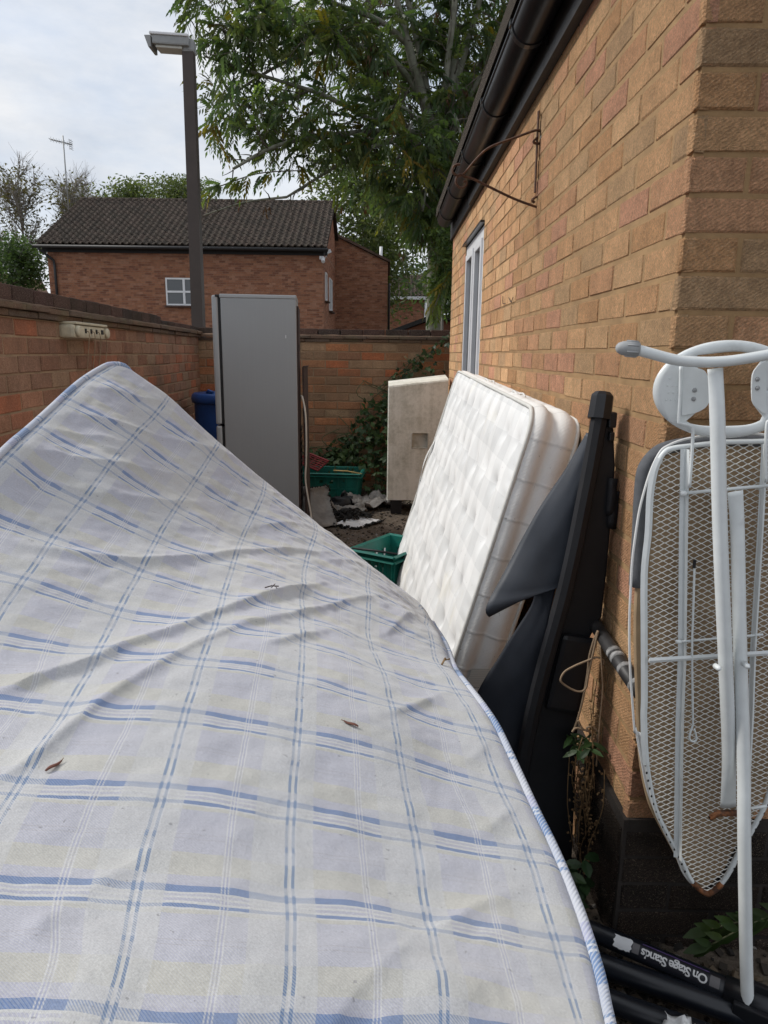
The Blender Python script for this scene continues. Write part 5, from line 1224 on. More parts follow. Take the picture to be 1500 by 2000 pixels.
# ------------------------------------------------------------------ blue bin, clothes line reel
bn = thing('bin', 'blue plastic drum with lid standing behind the grey fridge', 'bin', (-1.33, 6.05, 0))
def lathe(mb, c, prof, n=32):
    P = [[(c[0]+r*math.cos(2*math.pi*k/n), c[1]+r*math.sin(2*math.pi*k/n), c[2]+z) for r, z in prof] for k in range(n+1)]
    mb.grid(P)
mb = MB(); lathe(mb, (-1.33, 6.05, 0), [(.0, 0), (.22, 0), (.235, .05), (.265, .3), (.27, .6), (.272, .9)]); mb.build('drum', M['blue'], bn, True)
mb = MB(); lathe(mb, (-1.33, 6.05, 0), [(.274, .88), (.292, .885), (.296, .92), (.288, .95), (.27, .962), (.20, .958), (.19, .968), (0, .975)]); ld = mb.build('lid', M['blue'], bn, True)
mb = MB(); mb.tube([(-1.47, 5.93, .975), (-1.45, 5.90, .985), (-1.41, 5.88, .975)], .012, 6); mb.build('lid_handle', M['blue'], ld, True)
cr = thing('clothes_line_reel', 'cream retractable clothes line reel fixed on the left garden wall', 'clothes line', (-1.52, 3.6, 1.38))
u0 = Vector((-1.525-.068*(3.42-3.36), 3.42, 1.385)); uL = lu
mb = MB(); nrm = ln
rot = Matrix((lu, -ln, Vector((0, 0, 1)))).transposed()
cc = u0+lu*.25+ln*.035
mb.box(tuple(cc), (.50, .075, .062), rot, bev=.016); body = mb.build('case', M['cream'], cr)
mb = MB(); mb.box(tuple(cc+Vector((0, 0, .038))), (.47, .085, .012), rot, bev=.004); mb.build('hood', M['cream'], cr)
for s_ in (-.215, .215):
    mb = MB(); e = cc+lu*s_+ln*.037; mb.tube([e, e+ln*.012, e+ln*.016], [.027, .026, .020], 14); mb.build('end_knob', M['cream'], cr, True)
ws = []
for k, s_ in enumerate((-.10, -.02, .06, .15)):
    e = cc+lu*s_+ln*.039+Vector((0, 0, .004)); mb = MB(); mb.box(tuple(e), (.016 if k < 3 else .03, .006, .022), rot); mb.build('line_slot', M['black'], body)
    mb = MB(); q = e+ln*.004
    mb.tube(smooth_path([q, q+ln*.012+Vector((0, 0, -.012)), q+ln*.004+Vector((0, .01*k, -.08)), q+ln*(-.012)+Vector((0, .004*k, -.22)), q+ln*(-.016)+Vector((0, .01, -.45))], 5), .0022, 5)
    mb.build('line', M['rope'], cr, True)

# ------------------------------------------------------------------ street lamp
sl_ = thing('street_lamp', 'brown square street lamp post with flat grey head behind the garden wall', 'street lamp', (-1.866, 7.3, 0))
mb = MB(); i0 = 0
for a, b, h0_, h1_ in ((.062, .052, 0, 3.98),):
    pts = [(-1.872, 7.3, h0_), (-1.866, 7.3, 1.5), (-1.850, 7.3, h1_)]
    mb.tube(pts, [a*1.32, a*1.26, b*1.35], 4, flat=(.7071, .7071, 0))
mb.build('pole', M['lamp_post'], sl_)
mb = MB(); mb.box((-1.99, 7.3, 4.045), (.33, .20, .075), Euler((0, R(3), 0)), bev=.014); hd = mb.build('lamp_head', M['lamp_grey'], sl_)
mb = MB(); mb.box((-2.00, 7.3, 4.092), (.35, .22, .022), Euler((0, R(3), 0)), bev=.006); mb.build('head_cover', M['upvc'], hd)
mb = MB(); mb.box((-2.01, 7.3, 3.998), (.24, .15, .022), Euler((0, R(3), 0)), bev=.004); mb.build('lens', M['lamp_glass'], hd)
mb = MB(); mb.prism([(-2.225, 7.2, 4.085), (-2.165, 7.2, 4.085), (-2.165, 7.2, 3.985), (-2.19, 7.2, 3.985)], (0, 0, 0), (0, .2, 0)); mb.build('photo_panel', M['lamp_grey'], hd, bev=.006)
mb = MB(); mb.box((-1.845, 7.3, 4.02), (.11, .12, .11), bev=.02); mb.build('head_collar', M['lamp_grey'], sl_)

# ------------------------------------------------------------------ mouldy white cabinet
cb = thing('cabinet', 'mouldy white cabinet with a square recess standing by the back wall', 'cabinet', (.26, 5.85, 0))
X0, X1, Y0 = .022, .50, 5.76
def cz(x): return 1.035+.058*(x-X0)/(X1-X0)
mb = MB(); rx0, rx1, rz0, rz1 = .222, .345, .555, .675
# front face as a frame round the recess
def fq(xa, xb, za, zb): mb.quad((xa, Y0, za(xa)), (xb, Y0, za(xb)), (xb, Y0, zb(xb)), (xa, Y0, zb(xa)))
k_ = lambda v: (lambda x: v)
fq(X0+.012, rx0, k_(.12), cz); fq(rx1, X1, k_(.12), cz); fq(rx0, rx1, k_(.12), k_(rz0)); fq(rx0, rx1, k_(rz1), cz)
for q in (((rx0, rz0), (rx0, rz1)), ((rx0, rz1), (rx1, rz1)), ((rx1, rz1), (rx1, rz0)), ((rx1, rz0), (rx0, rz0))):
    (xa, za), (xb, zb) = q; mb.quad((xa, Y0, za), (xb, Y0, zb), (xb, Y0+.035, zb), (xa, Y0+.035, za))
pass
# rounded left edge, top, sides
P = []
for z in (.12, .6, cz(X0)):
    P.append([(X0+.012-.012*math.sin(a), Y0+.012-.012*math.cos(a), z) for a in [math.pi/2*i/5 for i in range(6)]]+[(X0, Y0+.34, z)])
mb.grid(P)
P = []
for x in (X0, .2, .35, X1):
    P.append([(x, Y0, cz(x)), (x, Y0+.006, cz(x)+.012), (x, Y0+.02, cz(x)+.018), (x, Y0+.34, cz(x)+.040)])
mb.grid(P); mb.quad((X1, Y0, .12), (X1, Y0+.34, .12), (X1, Y0+.34, cz(X1)), (X1, Y0, cz(X1))); mb.quad((X0, Y0+.34, .12), (X1, Y0+.34, .12), (X1, Y0+.34, cz(X1)+.04), (X0, Y0+.34, cz(X0)+.04)); mb.quad((X0, Y0, .12), (X1, Y0, .12), (X1, Y0+.34, .12), (X0, Y0+.34, .12))
mb.build('body', M['cabinet'], cb)
mb = MB(); mb.quad((rx0, Y0+.034, rz0), (rx1, Y0+.034, rz0), (rx1, Y0+.034, rz1), (rx0, Y0+.034, rz1)); mb.box(((rx0+rx1)/2, Y0+.0, rz0-.004), (rx1-rx0+.012, .008, .008), bev=.002); mb.box((rx0-.004, Y0, (rz0+rz1)/2), (.008, .008, rz1-rz0), bev=.002); mb.box((rx1+.004, Y0, (rz0+rz1)/2), (.008, .008, rz1-rz0), bev=.002); mb.build('recess', plain('recess_white', (.50, .48, .42), .6, .12, 14, .1, .001, dirt=(.25, .24, .18), dirt_at=(.55, .75), dscale=9), cb)
for x in (.08, .42):
    for y in (5.80, 6.06):
        mb = MB(); mb.box((x+.02, y, .06), (.09, .06, .118)); mb.build('foot', M['black'], cb)

# ------------------------------------------------------------------ crates, debris
def crate(label, c, ang, lx, ly, h, taper=.90, group='green plastic crates in the yard'):
    """folding-type plastic crate with rim, ribs, hand holes; c floor centre"""
    t_ = thing('crate', label, 'crate', c, group); ca, sa = math.cos(ang), math.sin(ang)
    def W(x, y, z): return Vector((c[0]+ca*x-sa*y, c[1]+sa*x+ca*y, c[2]+z))
    def sc(z): return taper+(1-taper)*z/h
    def wall(mb, ax, s_, a0, a1, z0, z1, off=0., th=.004):
        def P(a, z, o_):
            k = sc(z)
            if ax == 0: return W(a*lx/2*k, s_*(ly/2*k+o_), z)
            return W(s_*(lx/2*k+o_), a*ly/2*k, z)
        A = [P(a0, z0, off), P(a1, z0, off), P(a1, z1, off), P(a0, z1, off)]; B = [P(a0, z0, off-th), P(a1, z0, off-th), P(a1, z1, off-th), P(a0, z1, off-th)]
        i = len(mb.v); mb.v += [tuple(q) for q in A+B]
        for f_ in ((0, 1, 2, 3), (7, 6, 5, 4), (0, 4, 5, 1), (1, 5, 6, 2), (2, 6, 7, 3), (3, 7, 4, 0)): mb.f.append(tuple(i+q for q in f_)); mb.uv.append(None); mb.c.append(None)
    mb = MB(); mb.prism([W(-lx/2*taper, -ly/2*taper, .004), W(lx/2*taper, -ly/2*taper, .004), W(lx/2*taper, ly/2*taper, .004), W(-lx/2*taper, ly/2*taper, .004)], (0, 0, 0), (0, 0, .006)); mb.build('base', M['green'], t_)
    for ax in (0, 1):
        for s_ in (-1, 1):
            mb = MB(); cuts = [-1, -.62, -.5, -.22, -.1, .1, .22, .5, .62, 1]
            wall(mb, ax, s_, -1, 1, .01, h*.52); wall(mb, ax, s_, -1, 1, h*.78, h)
            for a, b in zip(cuts[::2], cuts[1::2]): wall(mb, ax, s_, a, b, h*.521, h*.779)
            for a, b in zip(cuts[1:-1:2], cuts[2::2]): wall(mb, ax, s_, a, b, h*.521, h*.66)
            wl_ = mb.build('wall', M['green'], t_)
            mb = MB()
            for a in (-.97, -.62, -.36, 0, .36, .62, .97): wall(mb, ax, s_, a-.022, a+.022, .012, h*.86, .010, .0095)
            wall(mb, ax, s_, -1, 1, h*.44, h*.50, .008, .0075); wall(mb, ax, s_, -.3, .3, h*.14, h*.38, .006, .0055)
            mb.build('ribs', M['green'], wl_, kind='stuff')
    mb = MB(); e = .014
    for z, o_ in ((h, .012), (h*.90, .016)):
        for (a, b) in ((W(-lx/2-o_, -ly/2-o_, z), W(lx/2+o_, -ly/2-o_, z)), (W(lx/2+o_, -ly/2-o_, z), W(lx/2+o_, ly/2+o_, z)), (W(lx/2+o_, ly/2+o_, z), W(-lx/2-o_, ly/2+o_, z)), (W(-lx/2-o_, ly/2+o_, z), W(-lx/2-o_, -ly/2-o_, z))):
            mb.tube([a, b], [(.007, e)]*2, 4, flat=(0, 0, 1))
    mb.build('rim', M['green'], t_)
    return t_, W
c1, W1 = crate('green plastic crate by the back wall with a red tray and a cane on it', (-.50, 6.36, .0), R(-4), .58, .38, .265)
c2, W2 = crate('green plastic crate with black bar beside the white mattress foot', (.043, 3.71, .0), R(57), .38, .26, .29, .84)
mb = MB(); mb.tube([W2(-.19, .125, .296), W2(-.17, .0, .300), W2(-.15, -.13, .297)], .007, 6); mb.build('bail_bar', M['black'], c2, True)
for k in range(3):
    mb = MB(); a = W2(-.06+.08*k, .112, .19); mb.tube([a-Vector((0, 0, .045)), a+Vector((.004, 0, .045))], [(.006, .002)]*2, 4); mb.build('sticker_strip', M['paper'], c2)
rt = thing('red_tray', 'red slatted plastic tray leaning in the far green crate', 'tray', (-.66, 6.42, .28))
mb = MB(); A, B, C_ = Vector((-.80, 6.40, .33)), Vector((-.60, 6.34, .265)), Vector((-.69, 6.44, .425))
e1, e2 = (B-A), (C_-A)*1.0
for k in range(6): mb.tube([A+e2*(.15*k)+Vector((0, 0, 0)), A+e2*(.15*k)+e1*(1-.0*k)], .0065, 5)
for k in range(5): mb.tube([A+e1*.25*k, A+e1*.25*k+e2*.8], .0065, 5)
mb.build('slats', M['red'], rt, kind='stuff')
mb = MB(); mb.tube([A, B, B+e2*.85, A+e2*.85], .012, 6, closed=True); mb.build('rim', M['red'], rt)
mb = MB(); mb.tube([(-.45, 6.22, .285), (-.33, 6.21, .282), (-.20, 6.16, .268)], .007, 6); tag(mb.build('cane', M['bamboo'], None, True), 'short yellow cane lying across the far green crate', 'cane')
def crumple(mb, c, sx, sy, sz, n=14, seed_=0, ang=0., lift=0.):
    P = []; ca, sa = math.cos(ang), math.sin(ang)
    for i in range(n+1):
        row = []
        for j in range(n+1):
            a, b = i/n-.5, j/n-.5
            z = abs(noise.noise(Vector((a*3.5+seed_, b*3.5, 1))))*1.2+.5*abs(noise.noise(Vector((a*9, b*9+seed_, 3))))
            dx = .10*noise.noise(Vector((a*4, b*4, seed_+7))); dy = .10*noise.noise(Vector((a*4, b*4, seed_+17)))
            x, y = (a+dx)*sx, (b+dy)*sy
            row.append((c[0]+ca*x-sa*y, c[1]+sa*x+ca*y, c[2]+lift+sz*z))
        P.append(row)
    mb.grid(P)
# scorched sheet standing up, partly burnt paper, charred lumps, dull film
ss = thing('scorched_sheet', 'grey scorched plastic sheet standing crumpled by the fridge corner', 'sheet', (-.53, 5.55, 0))
mb = MB(); P = []
for i in range(26):
    row = []; a = i/25
    for j in range(20):
        b = j/19; x = -.655+.20*a+.10*(1-b)**2*a; y = 5.60-.06*math.sin(a*5)-.42*(1-b)**2.4; z = .02+.245*b**.8-.02*a*b
        dd = .022*noise.noise(Vector((a*4, b*4, 3)))+.012*noise.noise(Vector((a*11, b*11, 5)))
        row.append((x+dd, y+dd*1.2, z+dd*.5+(.012*noise.noise(Vector((a*14, 2, 2))) if j > 17 else 0)))
    P.append(row)
mb.grid(P); mb.build('sheet', M['ash_sheet'], ss, True, solid=.002)
mb = MB()
for k in range(26):
    q = k/25; p = Vector(P[25][min(19, int(q*19))]); mb.box(tuple(p+Vector((random.uniform(-.004, .008), random.uniform(-.008, .004), random.uniform(-.004, .008)))), (random.uniform(.006, .016), random.uniform(.006, .012), random.uniform(.006, .018)), Euler((random.random()*3, random.random()*3, 0)))
for k in range(12):
    p = Vector(P[int(k/11*25)][19]); mb.box(tuple(p+Vector((0, 0, .003))), (random.uniform(.008, .02), .008, random.uniform(.006, .014)), Euler((random.random(), random.random()*3, 0)))
mb.build('charred_edge', M['char'], ss, kind='stuff')
pb = thing('burnt_paper', 'white sheet of paper with charred edges lying on the dirt', 'paper', (-.2, 5.36, 0))
mb = MB(); P = []
cor = [Vector((-.40, 5.28, .014)), Vector((-.20, 5.19, .012)), Vector((-.015, 5.46, .012)), Vector((-.22, 5.60, .02))]
for i in range(15):
    row = []
    for j in range(15):
        a, b = i/14, j/14; p = (cor[0]*(1-a)+cor[1]*a)*(1-b)+(cor[3]*(1-a)+cor[2]*a)*b
        row.append((p.x+.012*noise.noise(Vector((a*7, b*7, 1))), p.y+.012*noise.noise(Vector((a*7, b*7, 6))), p.z+.022*abs(noise.noise(Vector((a*4, b*4, 9))))))
    P.append(row)
mb.grid(P); mb.build('sheet', M['paper'], pb, True, solid=.003)
mb = MB()
edge = [P[i][0] for i in range(15)]+[P[14][j] for j in range(15)]
for p in edge:
    for _ in range(3): mb.box((p[0]+random.uniform(-.014, .014), p[1]+random.uniform(-.014, .014), p[2]), (random.uniform(.008, .028), random.uniform(.008, .02), random.uniform(.004, .012)), Euler((random.random(), random.random(), random.random()*3)))
mb.build('charred_edge', M['char'], pb, kind='stuff')
cl = MB()
for _ in range(380):
    a = random.gauss(0, 1); b = random.gauss(0, 1); x, y = -.28+.075*a, 5.53+.06*b
    z = .03+.055*math.exp(-(a*a+b*b)/2)*random.random()+.012
    cl.box((x, y, z), (random.uniform(.008, .035), random.uniform(.006, .02), random.uniform(.005, .016)), Euler((random.uniform(-.8, .8), random.uniform(-.8, .8), random.random()*3)))
tag(cl.build('charred_debris', M['char'], None), 'black charred scraps heaped on the white paper', 'debris', kind='stuff')
fm = thing('film_scraps', 'crumpled dull plastic film on the dirt in front of the bramble', 'plastic sheet', (-.1, 5.9, 0))
mb = MB(); crumple(mb, (-.06, 6.06, .02), .48, .34, .12, 22, 3, R(30)); mb.build('film', M['plastic_film'], fm, True, solid=.0015)
mb = MB(); crumple(mb, (-.32, 5.72, .03), .34, .16, .085, 20, 8, R(18)); mb.build('film', M['ash_sheet'], fm, True, solid=.0015, label='paler folded strip of film')
bl = thing('black_bag', 'small black crumpled bag against the far green crate', 'bag', (-.36, 6.03, 0))
mb = MB(); P = []
for i in range(17):
    P.append([])
    for j in range(11):
        a, b = 2*math.pi*i/16, math.pi/2*j/10; r_ = .085*(1+.35*noise.noise(Vector((math.cos(a)*2, math.sin(a)*2, b*3))))
        P[-1].append((-.36+r_*math.cos(a)*math.cos(b)*1.3, 6.0+r_*math.sin(a)*math.cos(b), .02+r_*math.sin(b)*1.0))
P[-1] = P[0]; mb.grid(P); mb.build('bag', M['black'], bl, True)
mb = MB(); mb.tube([(-.36, 6.0, .10), (-.35, 5.99, .13), (-.33, 5.99, .14)], [.02, .012, .018], 6); mb.build('knot', M['black'], bl, True)

# ------------------------------------------------------------------ iron hanging bracket
hb = thing('hanging_bracket', 'rusty scrolled iron hanging basket bracket on the house wall', 'bracket', (.53, 2.76, 2.0))
pl_ = PT['bk_plate']; mb = MB(); y_ = 2.76
mb.tube([(.530, 2.775, 2.145), (.529, 2.765, 2.02), (.530, 2.76, 1.875)], [(.004, .011)]*3, 6, flat=(1, 0, 0)); mb.build('back_plate', M['rust'], hb)
for nm in ('bk_arm', 'bk_curl', 'bk_top', 'bk_top2'):
    mb = MB(); mb.tube(smooth_path(PT[nm], 5), [(.008, .0042)]*len(smooth_path(PT[nm], 5)), 6, flat=(0, 1, 0)); mb.build({'bk_arm': 'arm', 'bk_curl': 'scroll', 'bk_top': 'brace', 'bk_top2': 'scroll'}[nm], M['rust'], hb)
p = PT['bk_top'][0]; mb = MB(); mb.tube([p+Vector((.006, 0, .006)), p+Vector((.002, 0, -.012)), p+Vector((.004, 0, -.03))], [.008, .012, .008], 7); mb.build('weld_blob', M['white_cord'], hb, True)

# ------------------------------------------------------------------ cords, stand, scraps at the lower right
cdn = thing('cord', 'beige knotted cord hanging down beside the black bed base', 'cord', (.5, 1.55, .69))
for nm in ('wire1', 'wire2', 'wire3', 'wire4'):
    sp_ = smooth_path([Vector((min(p.x, .515), p.y, p.z)) for p in PT[nm]], 6); mb = MB(); mb.tube(sp_, .0026 if nm != 'wire3' else .0019, 6); mb.build('strand', M['rope'], cdn, True)
sd_ = thing('speaker_stand', 'black folded speaker stand lying on the ground at the lower right', 'stand', (.6, 1.2, 0))
S1a, S1b, S1c = PT['st1'][0], PT['st1'][1], PT['st1'][2]; d1 = (S1c-S1a).normalized(); S1b = S1a+d1*(S1b-S1a).dot(d1)
mb = MB(); mb.tube([S1a-d1*.25, S1c+d1*.3], .021, 20); mb.build('main_tube', M['tube_navy'], sd_, True)
mb = MB(); mb.tube([S1b+d1*.175, S1b+d1*.30], .0245, 20); col_ = mb.build('collar', M['post_black'], sd_, True)
S2a, S2c = PT['st2'][0], PT['st2'][2]; d2 = (S2c-S2a).normalized()
mb = MB(); mb.tube([S2a-d2*.3, S2c+d2*.3], .024, 20); mb.build('leg_tube', M['tube_navy'], sd_, True)
S3a, S3c = PT['st3'][0], PT['st3'][2]; d3 = (S3c-S3a).normalized()
mb = MB(); mb.tube([S3a-d3*.3, S3c+d3*.3], .022, 20); mb.build('leg_tube', M['tube_navy'], sd_, True)
br_ = Matrix((d1, Vector((0, 0, 1)).cross(d1), Vector((0, 0, 1)))).transposed()
for k, (o_, z_) in enumerate(((.26, .09), (.235, .055))):
    mb = MB(); mb.box(tuple(S1b+d1*o_+Vector((.0, -.035*k, z_-.075))), (.12, .012, .05), br_, bev=.003); mb.build('clamp_plate', M['post_black'], sd_)
    mb = MB(); q = S1b+d1*(o_+.01)+Vector((0, -.03*k-.012, z_-.075)); mb.tube([q, q+Vector((-.006, -.012, .002))], .006, 8); mb.build('clamp_bolt', M['ib_grey'], sd_, True)
# the printed band on the tube: letters follow the tube's axis, upside down to the camera
camp = Vector((0, 0, 1.3))
mid = S1b+d1*.09; view = (camp-mid).normalized(); nrm_ = (view-d1*view.dot(d1)).normalized(); nrm_ = (nrm_+Vector((0, 0, .15))).normalized(); nrm_ = (nrm_-d1*nrm_.dot(d1)).normalized(); side_ = nrm_.cross(d1)
def on_tube(s_, w_, r_=.0214):
    """s_ along the axis from S1b, w_ around the tube"""
    a = w_/.0212; return S1b+d1*s_+(nrm_*math.cos(a)+side_*math.sin(a))*r_
def band(s0, s1, w0, w1, name, mat, r_, n=8, ragged=0.):
    mb = MB(); P = []
    for i in range(n+1):
        s_ = s0+(s1-s0)*i/n
        P.append([on_tube(s_+(ragged*random.uniform(-1, 1) if i in (0, n) else 0), w0+(w1-w0)*j/6+(ragged*.6*random.uniform(-1, 1) if j in (0, 6) else 0), r_) for j in range(7)])
    mb.grid(P); return mb.build(name, mat, sd_, True)
def plainm(n, c, r=.6): return plain(n, c, r, .06, 20, 0)
band(.012, .150, -.0150, .0150, 'print_band', plainm('band_black', (.010, .010, .016), .35), .0213)
band(.016, .145, .0135, .0155, 'print_line', plainm('band_purple', (.10, .06, .19), .4), .02145)
band(-.002, .012, -.010, .010, 'print_end', plainm('band_grey', (.12, .115, .12), .5), .0214); band(.148, .166, -.010, .010, 'print_end', bpy.data.materials['band_grey'], .0214)
band(-.040, -.004, -.013, .013, 'torn_sticker', M['paper'], .0215, 8, .0022)
cu = bpy.data.curves.new('lettering', 'FONT'); cu.body = 'On Stage Stands'; cu.size = .0235; cu.align_x = 'CENTER'; cu.align_y = 'CENTER'; cu.offset = .00055; cu.space_character = .86; cu.resolution_u = 3
to = bpy.data.objects.new('lettering_src', cu); COL.objects.link(to)
bpy.context.view_layer.update()
tme = bpy.data.meshes.new_from_object(to.evaluated_get(bpy.context.evaluated_depsgraph_get())); bpy.data.objects.remove(to)
xs_ = [v.co.x for v in tme.vertices]; wtx = max(xs_)-min(xs_); k_s = .128/wtx; ym_ = (max(v.co.y for v in tme.vertices)+min(v.co.y for v in tme.vertices))/2
for v in tme.vertices:
    p = on_tube(.080-v.co.x*k_s, -(v.co.y-ym_)*1.0, .0217); v.co = p
tme.materials.clear(); tme.materials.append(plainm('letter_white', (.62, .62, .62), .5)); tme.update()
link('lettering', tme, sd_)
# white scrap at the bottom edge, weeds, dry stalks
ws_ = MB(); crumple(ws_, (.585, 1.075, .062), .10, .07, .03, 12, 4, R(-20)); tag(ws_.build('paper_scrap', M['plastic_white'], None, True, solid=.001), 'crumpled white scrap lying on the black stand tubes', 'scrap')

# ------------------------------------------------------------------ leaves and plants
def leaf_faces(mb, p, d, n, L, W_, col, fold=.25, seg=3):
    """a pointed leaf: two rows of faces folded along the midrib"""
    d = d.normalized(); s_ = d.cross(n).normalized(); n2 = s_.cross(d).normalized()
    mid = []; l = []; r = []
    for k in range(seg+1):
        t = k/seg; w_ = W_*math.sin(math.pi*min(1, t*.92+.06))**.8*.5; c = p+d*(L*t)-n2*(L*.22*t*t)
        mid.append(c); l.append(c+s_*w_+n2*w_*fold); r.append(c-s_*w_+n2*w_*fold)
    for k in range(seg):
        mb.quad(mid[k], mid[k+1], l[k+1], l[k], c=col); mb.quad(r[k], r[k+1], mid[k+1], mid[k], c=col)
def jit(c, a=.2, b=.08):
    k = 1+random.uniform(-a, a); return (max(.003, c[0]*k*(1+random.uniform(-b, b))), max(.003, c[1]*k*(1+random.uniform(-b, b))), max(.003, c[2]*k*(1+random.uniform(-b, b))), 1)
def rnd(): 
    while True:
        v = Vector((random.uniform(-1, 1), random.uniform(-1, 1), random.uniform(-1, 1)))
        if .05 < v.length < 1: return v.normalized()
# bramble and creeper on the back wall
bm_ = thing('bramble', 'dark leafy bramble climbing the back wall beside the mouldy cabinet', 'bramble', (-.2, 6.7, 0))
lv = MB(); st = MB()
def bramble_leaf(p, d, sz, col):
    n = (rnd()+Vector((0, -.9, .7))).normalized()
    for a in (0, R(62), -R(62)):
        if random.random() < .12 and a: continue
        dd = Matrix.Rotation(a, 3, n) @ d; leaf_faces(lv, p, dd, n, sz*(1 if a == 0 else .85), sz*.66, col, .12, 2)
GRN = [(.04, .078, .028), (.055, .10, .034), (.03, .058, .022), (.075, .12, .04), (.048, .082, .034)]
def hull_top(x): # outline of the mass: height reached on the wall at x
    pts = [(-.78, .36), (-.62, .42), (-.50, .48), (-.36, .62), (-.22, .84), (-.10, 1.0), (.05, 1.10), (.25, 1.22), (.42, 1.32), (.55, 1.40)]
    for (a, b), (c, d_) in zip(pts, pts[1:]):
        if a <= x <= c: return b+(d_-b)*(x-a)/(c-a)
    return .3
n_l = 0
while n_l < 900:
    x = random.uniform(-.76, .56); ht = hull_top(x); z = ht*random.random()**.8
    if z > ht*(.72+.28*random.random()): continue
    dep = .06+.5*(1-z/ht)**1.2*random.random()
    if z/ht > .75 and random.random() < .35: continue
    p = Vector((x, 6.84-dep, z+.03)); dd = (rnd()+Vector((0, -.3, -.35))).normalized()
    bramble_leaf(p, dd, random.uniform(.035, .068), jit(random.choice(GRN), .3)); n_l += 1
for k in range(20):
    x0 = random.uniform(-.7, .4); p = Vector((x0, 6.7, .02)); pts = [p]; h = hull_top(x0)
    for i in range(7): pts.append(Vector((x0+random.uniform(-.05, .07)*i*.8, 6.72-.10*math.sin(i*.5+k)+.02*i, .02+h*1.02*i/6+random.uniform(-.03, .03))))
    pts = [Vector((q.x, min(q.y, 6.84), q.z)) for q in pts]; st.tube(smooth_path(pts, 4), .004, 5)
for k in range(6):   # runners towards the gutter corner
    a = Vector((-.05+.1*k, 6.80, 1.0+.06*k)); pts = [a, a+Vector((.12, .0, .10)), a+Vector((.22, .02, .2)), a+Vector((.30, .02, .22+.02*k))]; st.tube(smooth_path(pts, 4), .003, 5)
    for q in smooth_path(pts, 4)[::2]: bramble_leaf(q+Vector((0, -.02, 0)), (rnd()+Vector((0, -.3, -.2))).normalized(), random.uniform(.03, .055), jit(random.choice(GRN), .25))
lv.build('foliage', M['leaf_dark'], bm_, kind='stuff'); st.build('stems', M['stem'], bm_, True, kind='stuff')
# weeds by the plinth
def weed(label, c, n, sz, col, hgt, spread, cat='weed', droop=.2, wratio=.5):
    t_ = thing('weed', label, cat, c); lv = MB(); st = MB(); C0 = Vector(c)
    for k in range(n):
        a = random.uniform(0, 6.28); r_ = spread*random.random()**.6; top = C0+Vector((r_*math.cos(a)*.7-.01, r_*math.sin(a)*.7-.03, hgt*(.35+.65*random.random())))
        m_ = C0.lerp(top, .55)+Vector((random.uniform(-.01, .01), -.005, .01)); st.tube(smooth_path([C0, m_, top], 4), .0013, 5)
        for q in range(3):
            dd = Vector((math.cos(a+q*2.1), math.sin(a+q*2.1)-.3, random.uniform(-droop, .5))).normalized(); leaf_faces(lv, top if q == 0 else m_.lerp(top, .4+.25*q), dd, Vector((0, -.5, 1)), sz*random.uniform(.7, 1.15), sz*wratio, jit(col, .25), .15, 3)
    for i_, f_ in enumerate(lv.build('foliage', M['leaf_dark'], t_, kind='stuff').data.polygons): pass
    st.build('stems', M['stem'], t_, True, kind='stuff')
weed('low bramble seedling with broad leaves between the black sheet and the plinth', (.46, 1.47, .0), 8, .042, (.025, .05, .02), .15, .06, wratio=.62)
weed('narrow leaved weed hanging by the knotted cord on the house wall', (.475, 1.56, .36), 9, .042, (.03, .062, .02), .06, .055, droop=.9, wratio=.34)
dp = thing('dried_plant', 'dried brown plant stalks against the foot of the house wall', 'plant', (.50, 1.55, .15)); mb = MB(); m2 = MB()
for k in range(16):
    b0 = Vector((.505+random.uniform(-.02, .015), 1.54+random.uniform(-.05, .05), random.uniform(.02, .3))); tp = b0+Vector((random.uniform(-.03, .02), random.uniform(-.05, .03), random.uniform(.12, .34)))
    mb.tube(smooth_path([b0, b0.lerp(tp, .5)+Vector((random.uniform(-.02, .01), random.uniform(-.02, .02), 0)), tp], 3), .0012, 5)
    for q in range(16):
        c = b0.lerp(tp, random.random())+rnd()*.012; m2.box(tuple(c), (random.uniform(.002, .007), random.uniform(.002, .005), random.uniform(.002, .006)), Euler((random.random()*3, random.random()*3, 0)))
mb.build('stalks', M['dry'], dp, True, kind='stuff'); m2.build('seed_heads', M['dry'], dp, kind='stuff')
fe = thing('fern_frond', 'green pinnate leaf spray behind the foot of the ironing board', 'plant', (.80, 1.27, .10)); lv = MB(); st = MB()
for sx, ang in ((0, 0.), (.03, .5)):
    A = Vector((.84+sx, 1.29, .135+sx)); B = Vector((.70, 1.275-sx*.3, .125-sx)); pts = smooth_path([A, A.lerp(B, .5)+Vector((0, -.01, .02)), B], 6); st.tube(pts, .0016, 5)
    for i, q in enumerate(pts[2::2]):
        t = i/5
        for s_ in (-1, 1): leaf_faces(lv, q, Vector((-.45, -.25*s_-.1, .65*s_-.25)).normalized(), Vector((0, -1, .6)), .085*(1-.3*t), .017, jit((.05, .085, .03), .2), .1, 3)
    leaf_faces(lv, pts[-1], Vector((-1, -.2, -.1)), Vector((0, -.6, 1)), .06, .022, jit((.05, .085, .03)), .1, 3)
lv.build('leaflets', M['leaf'], fe, kind='stuff'); st.build('stalk', M['stem'], fe, True)
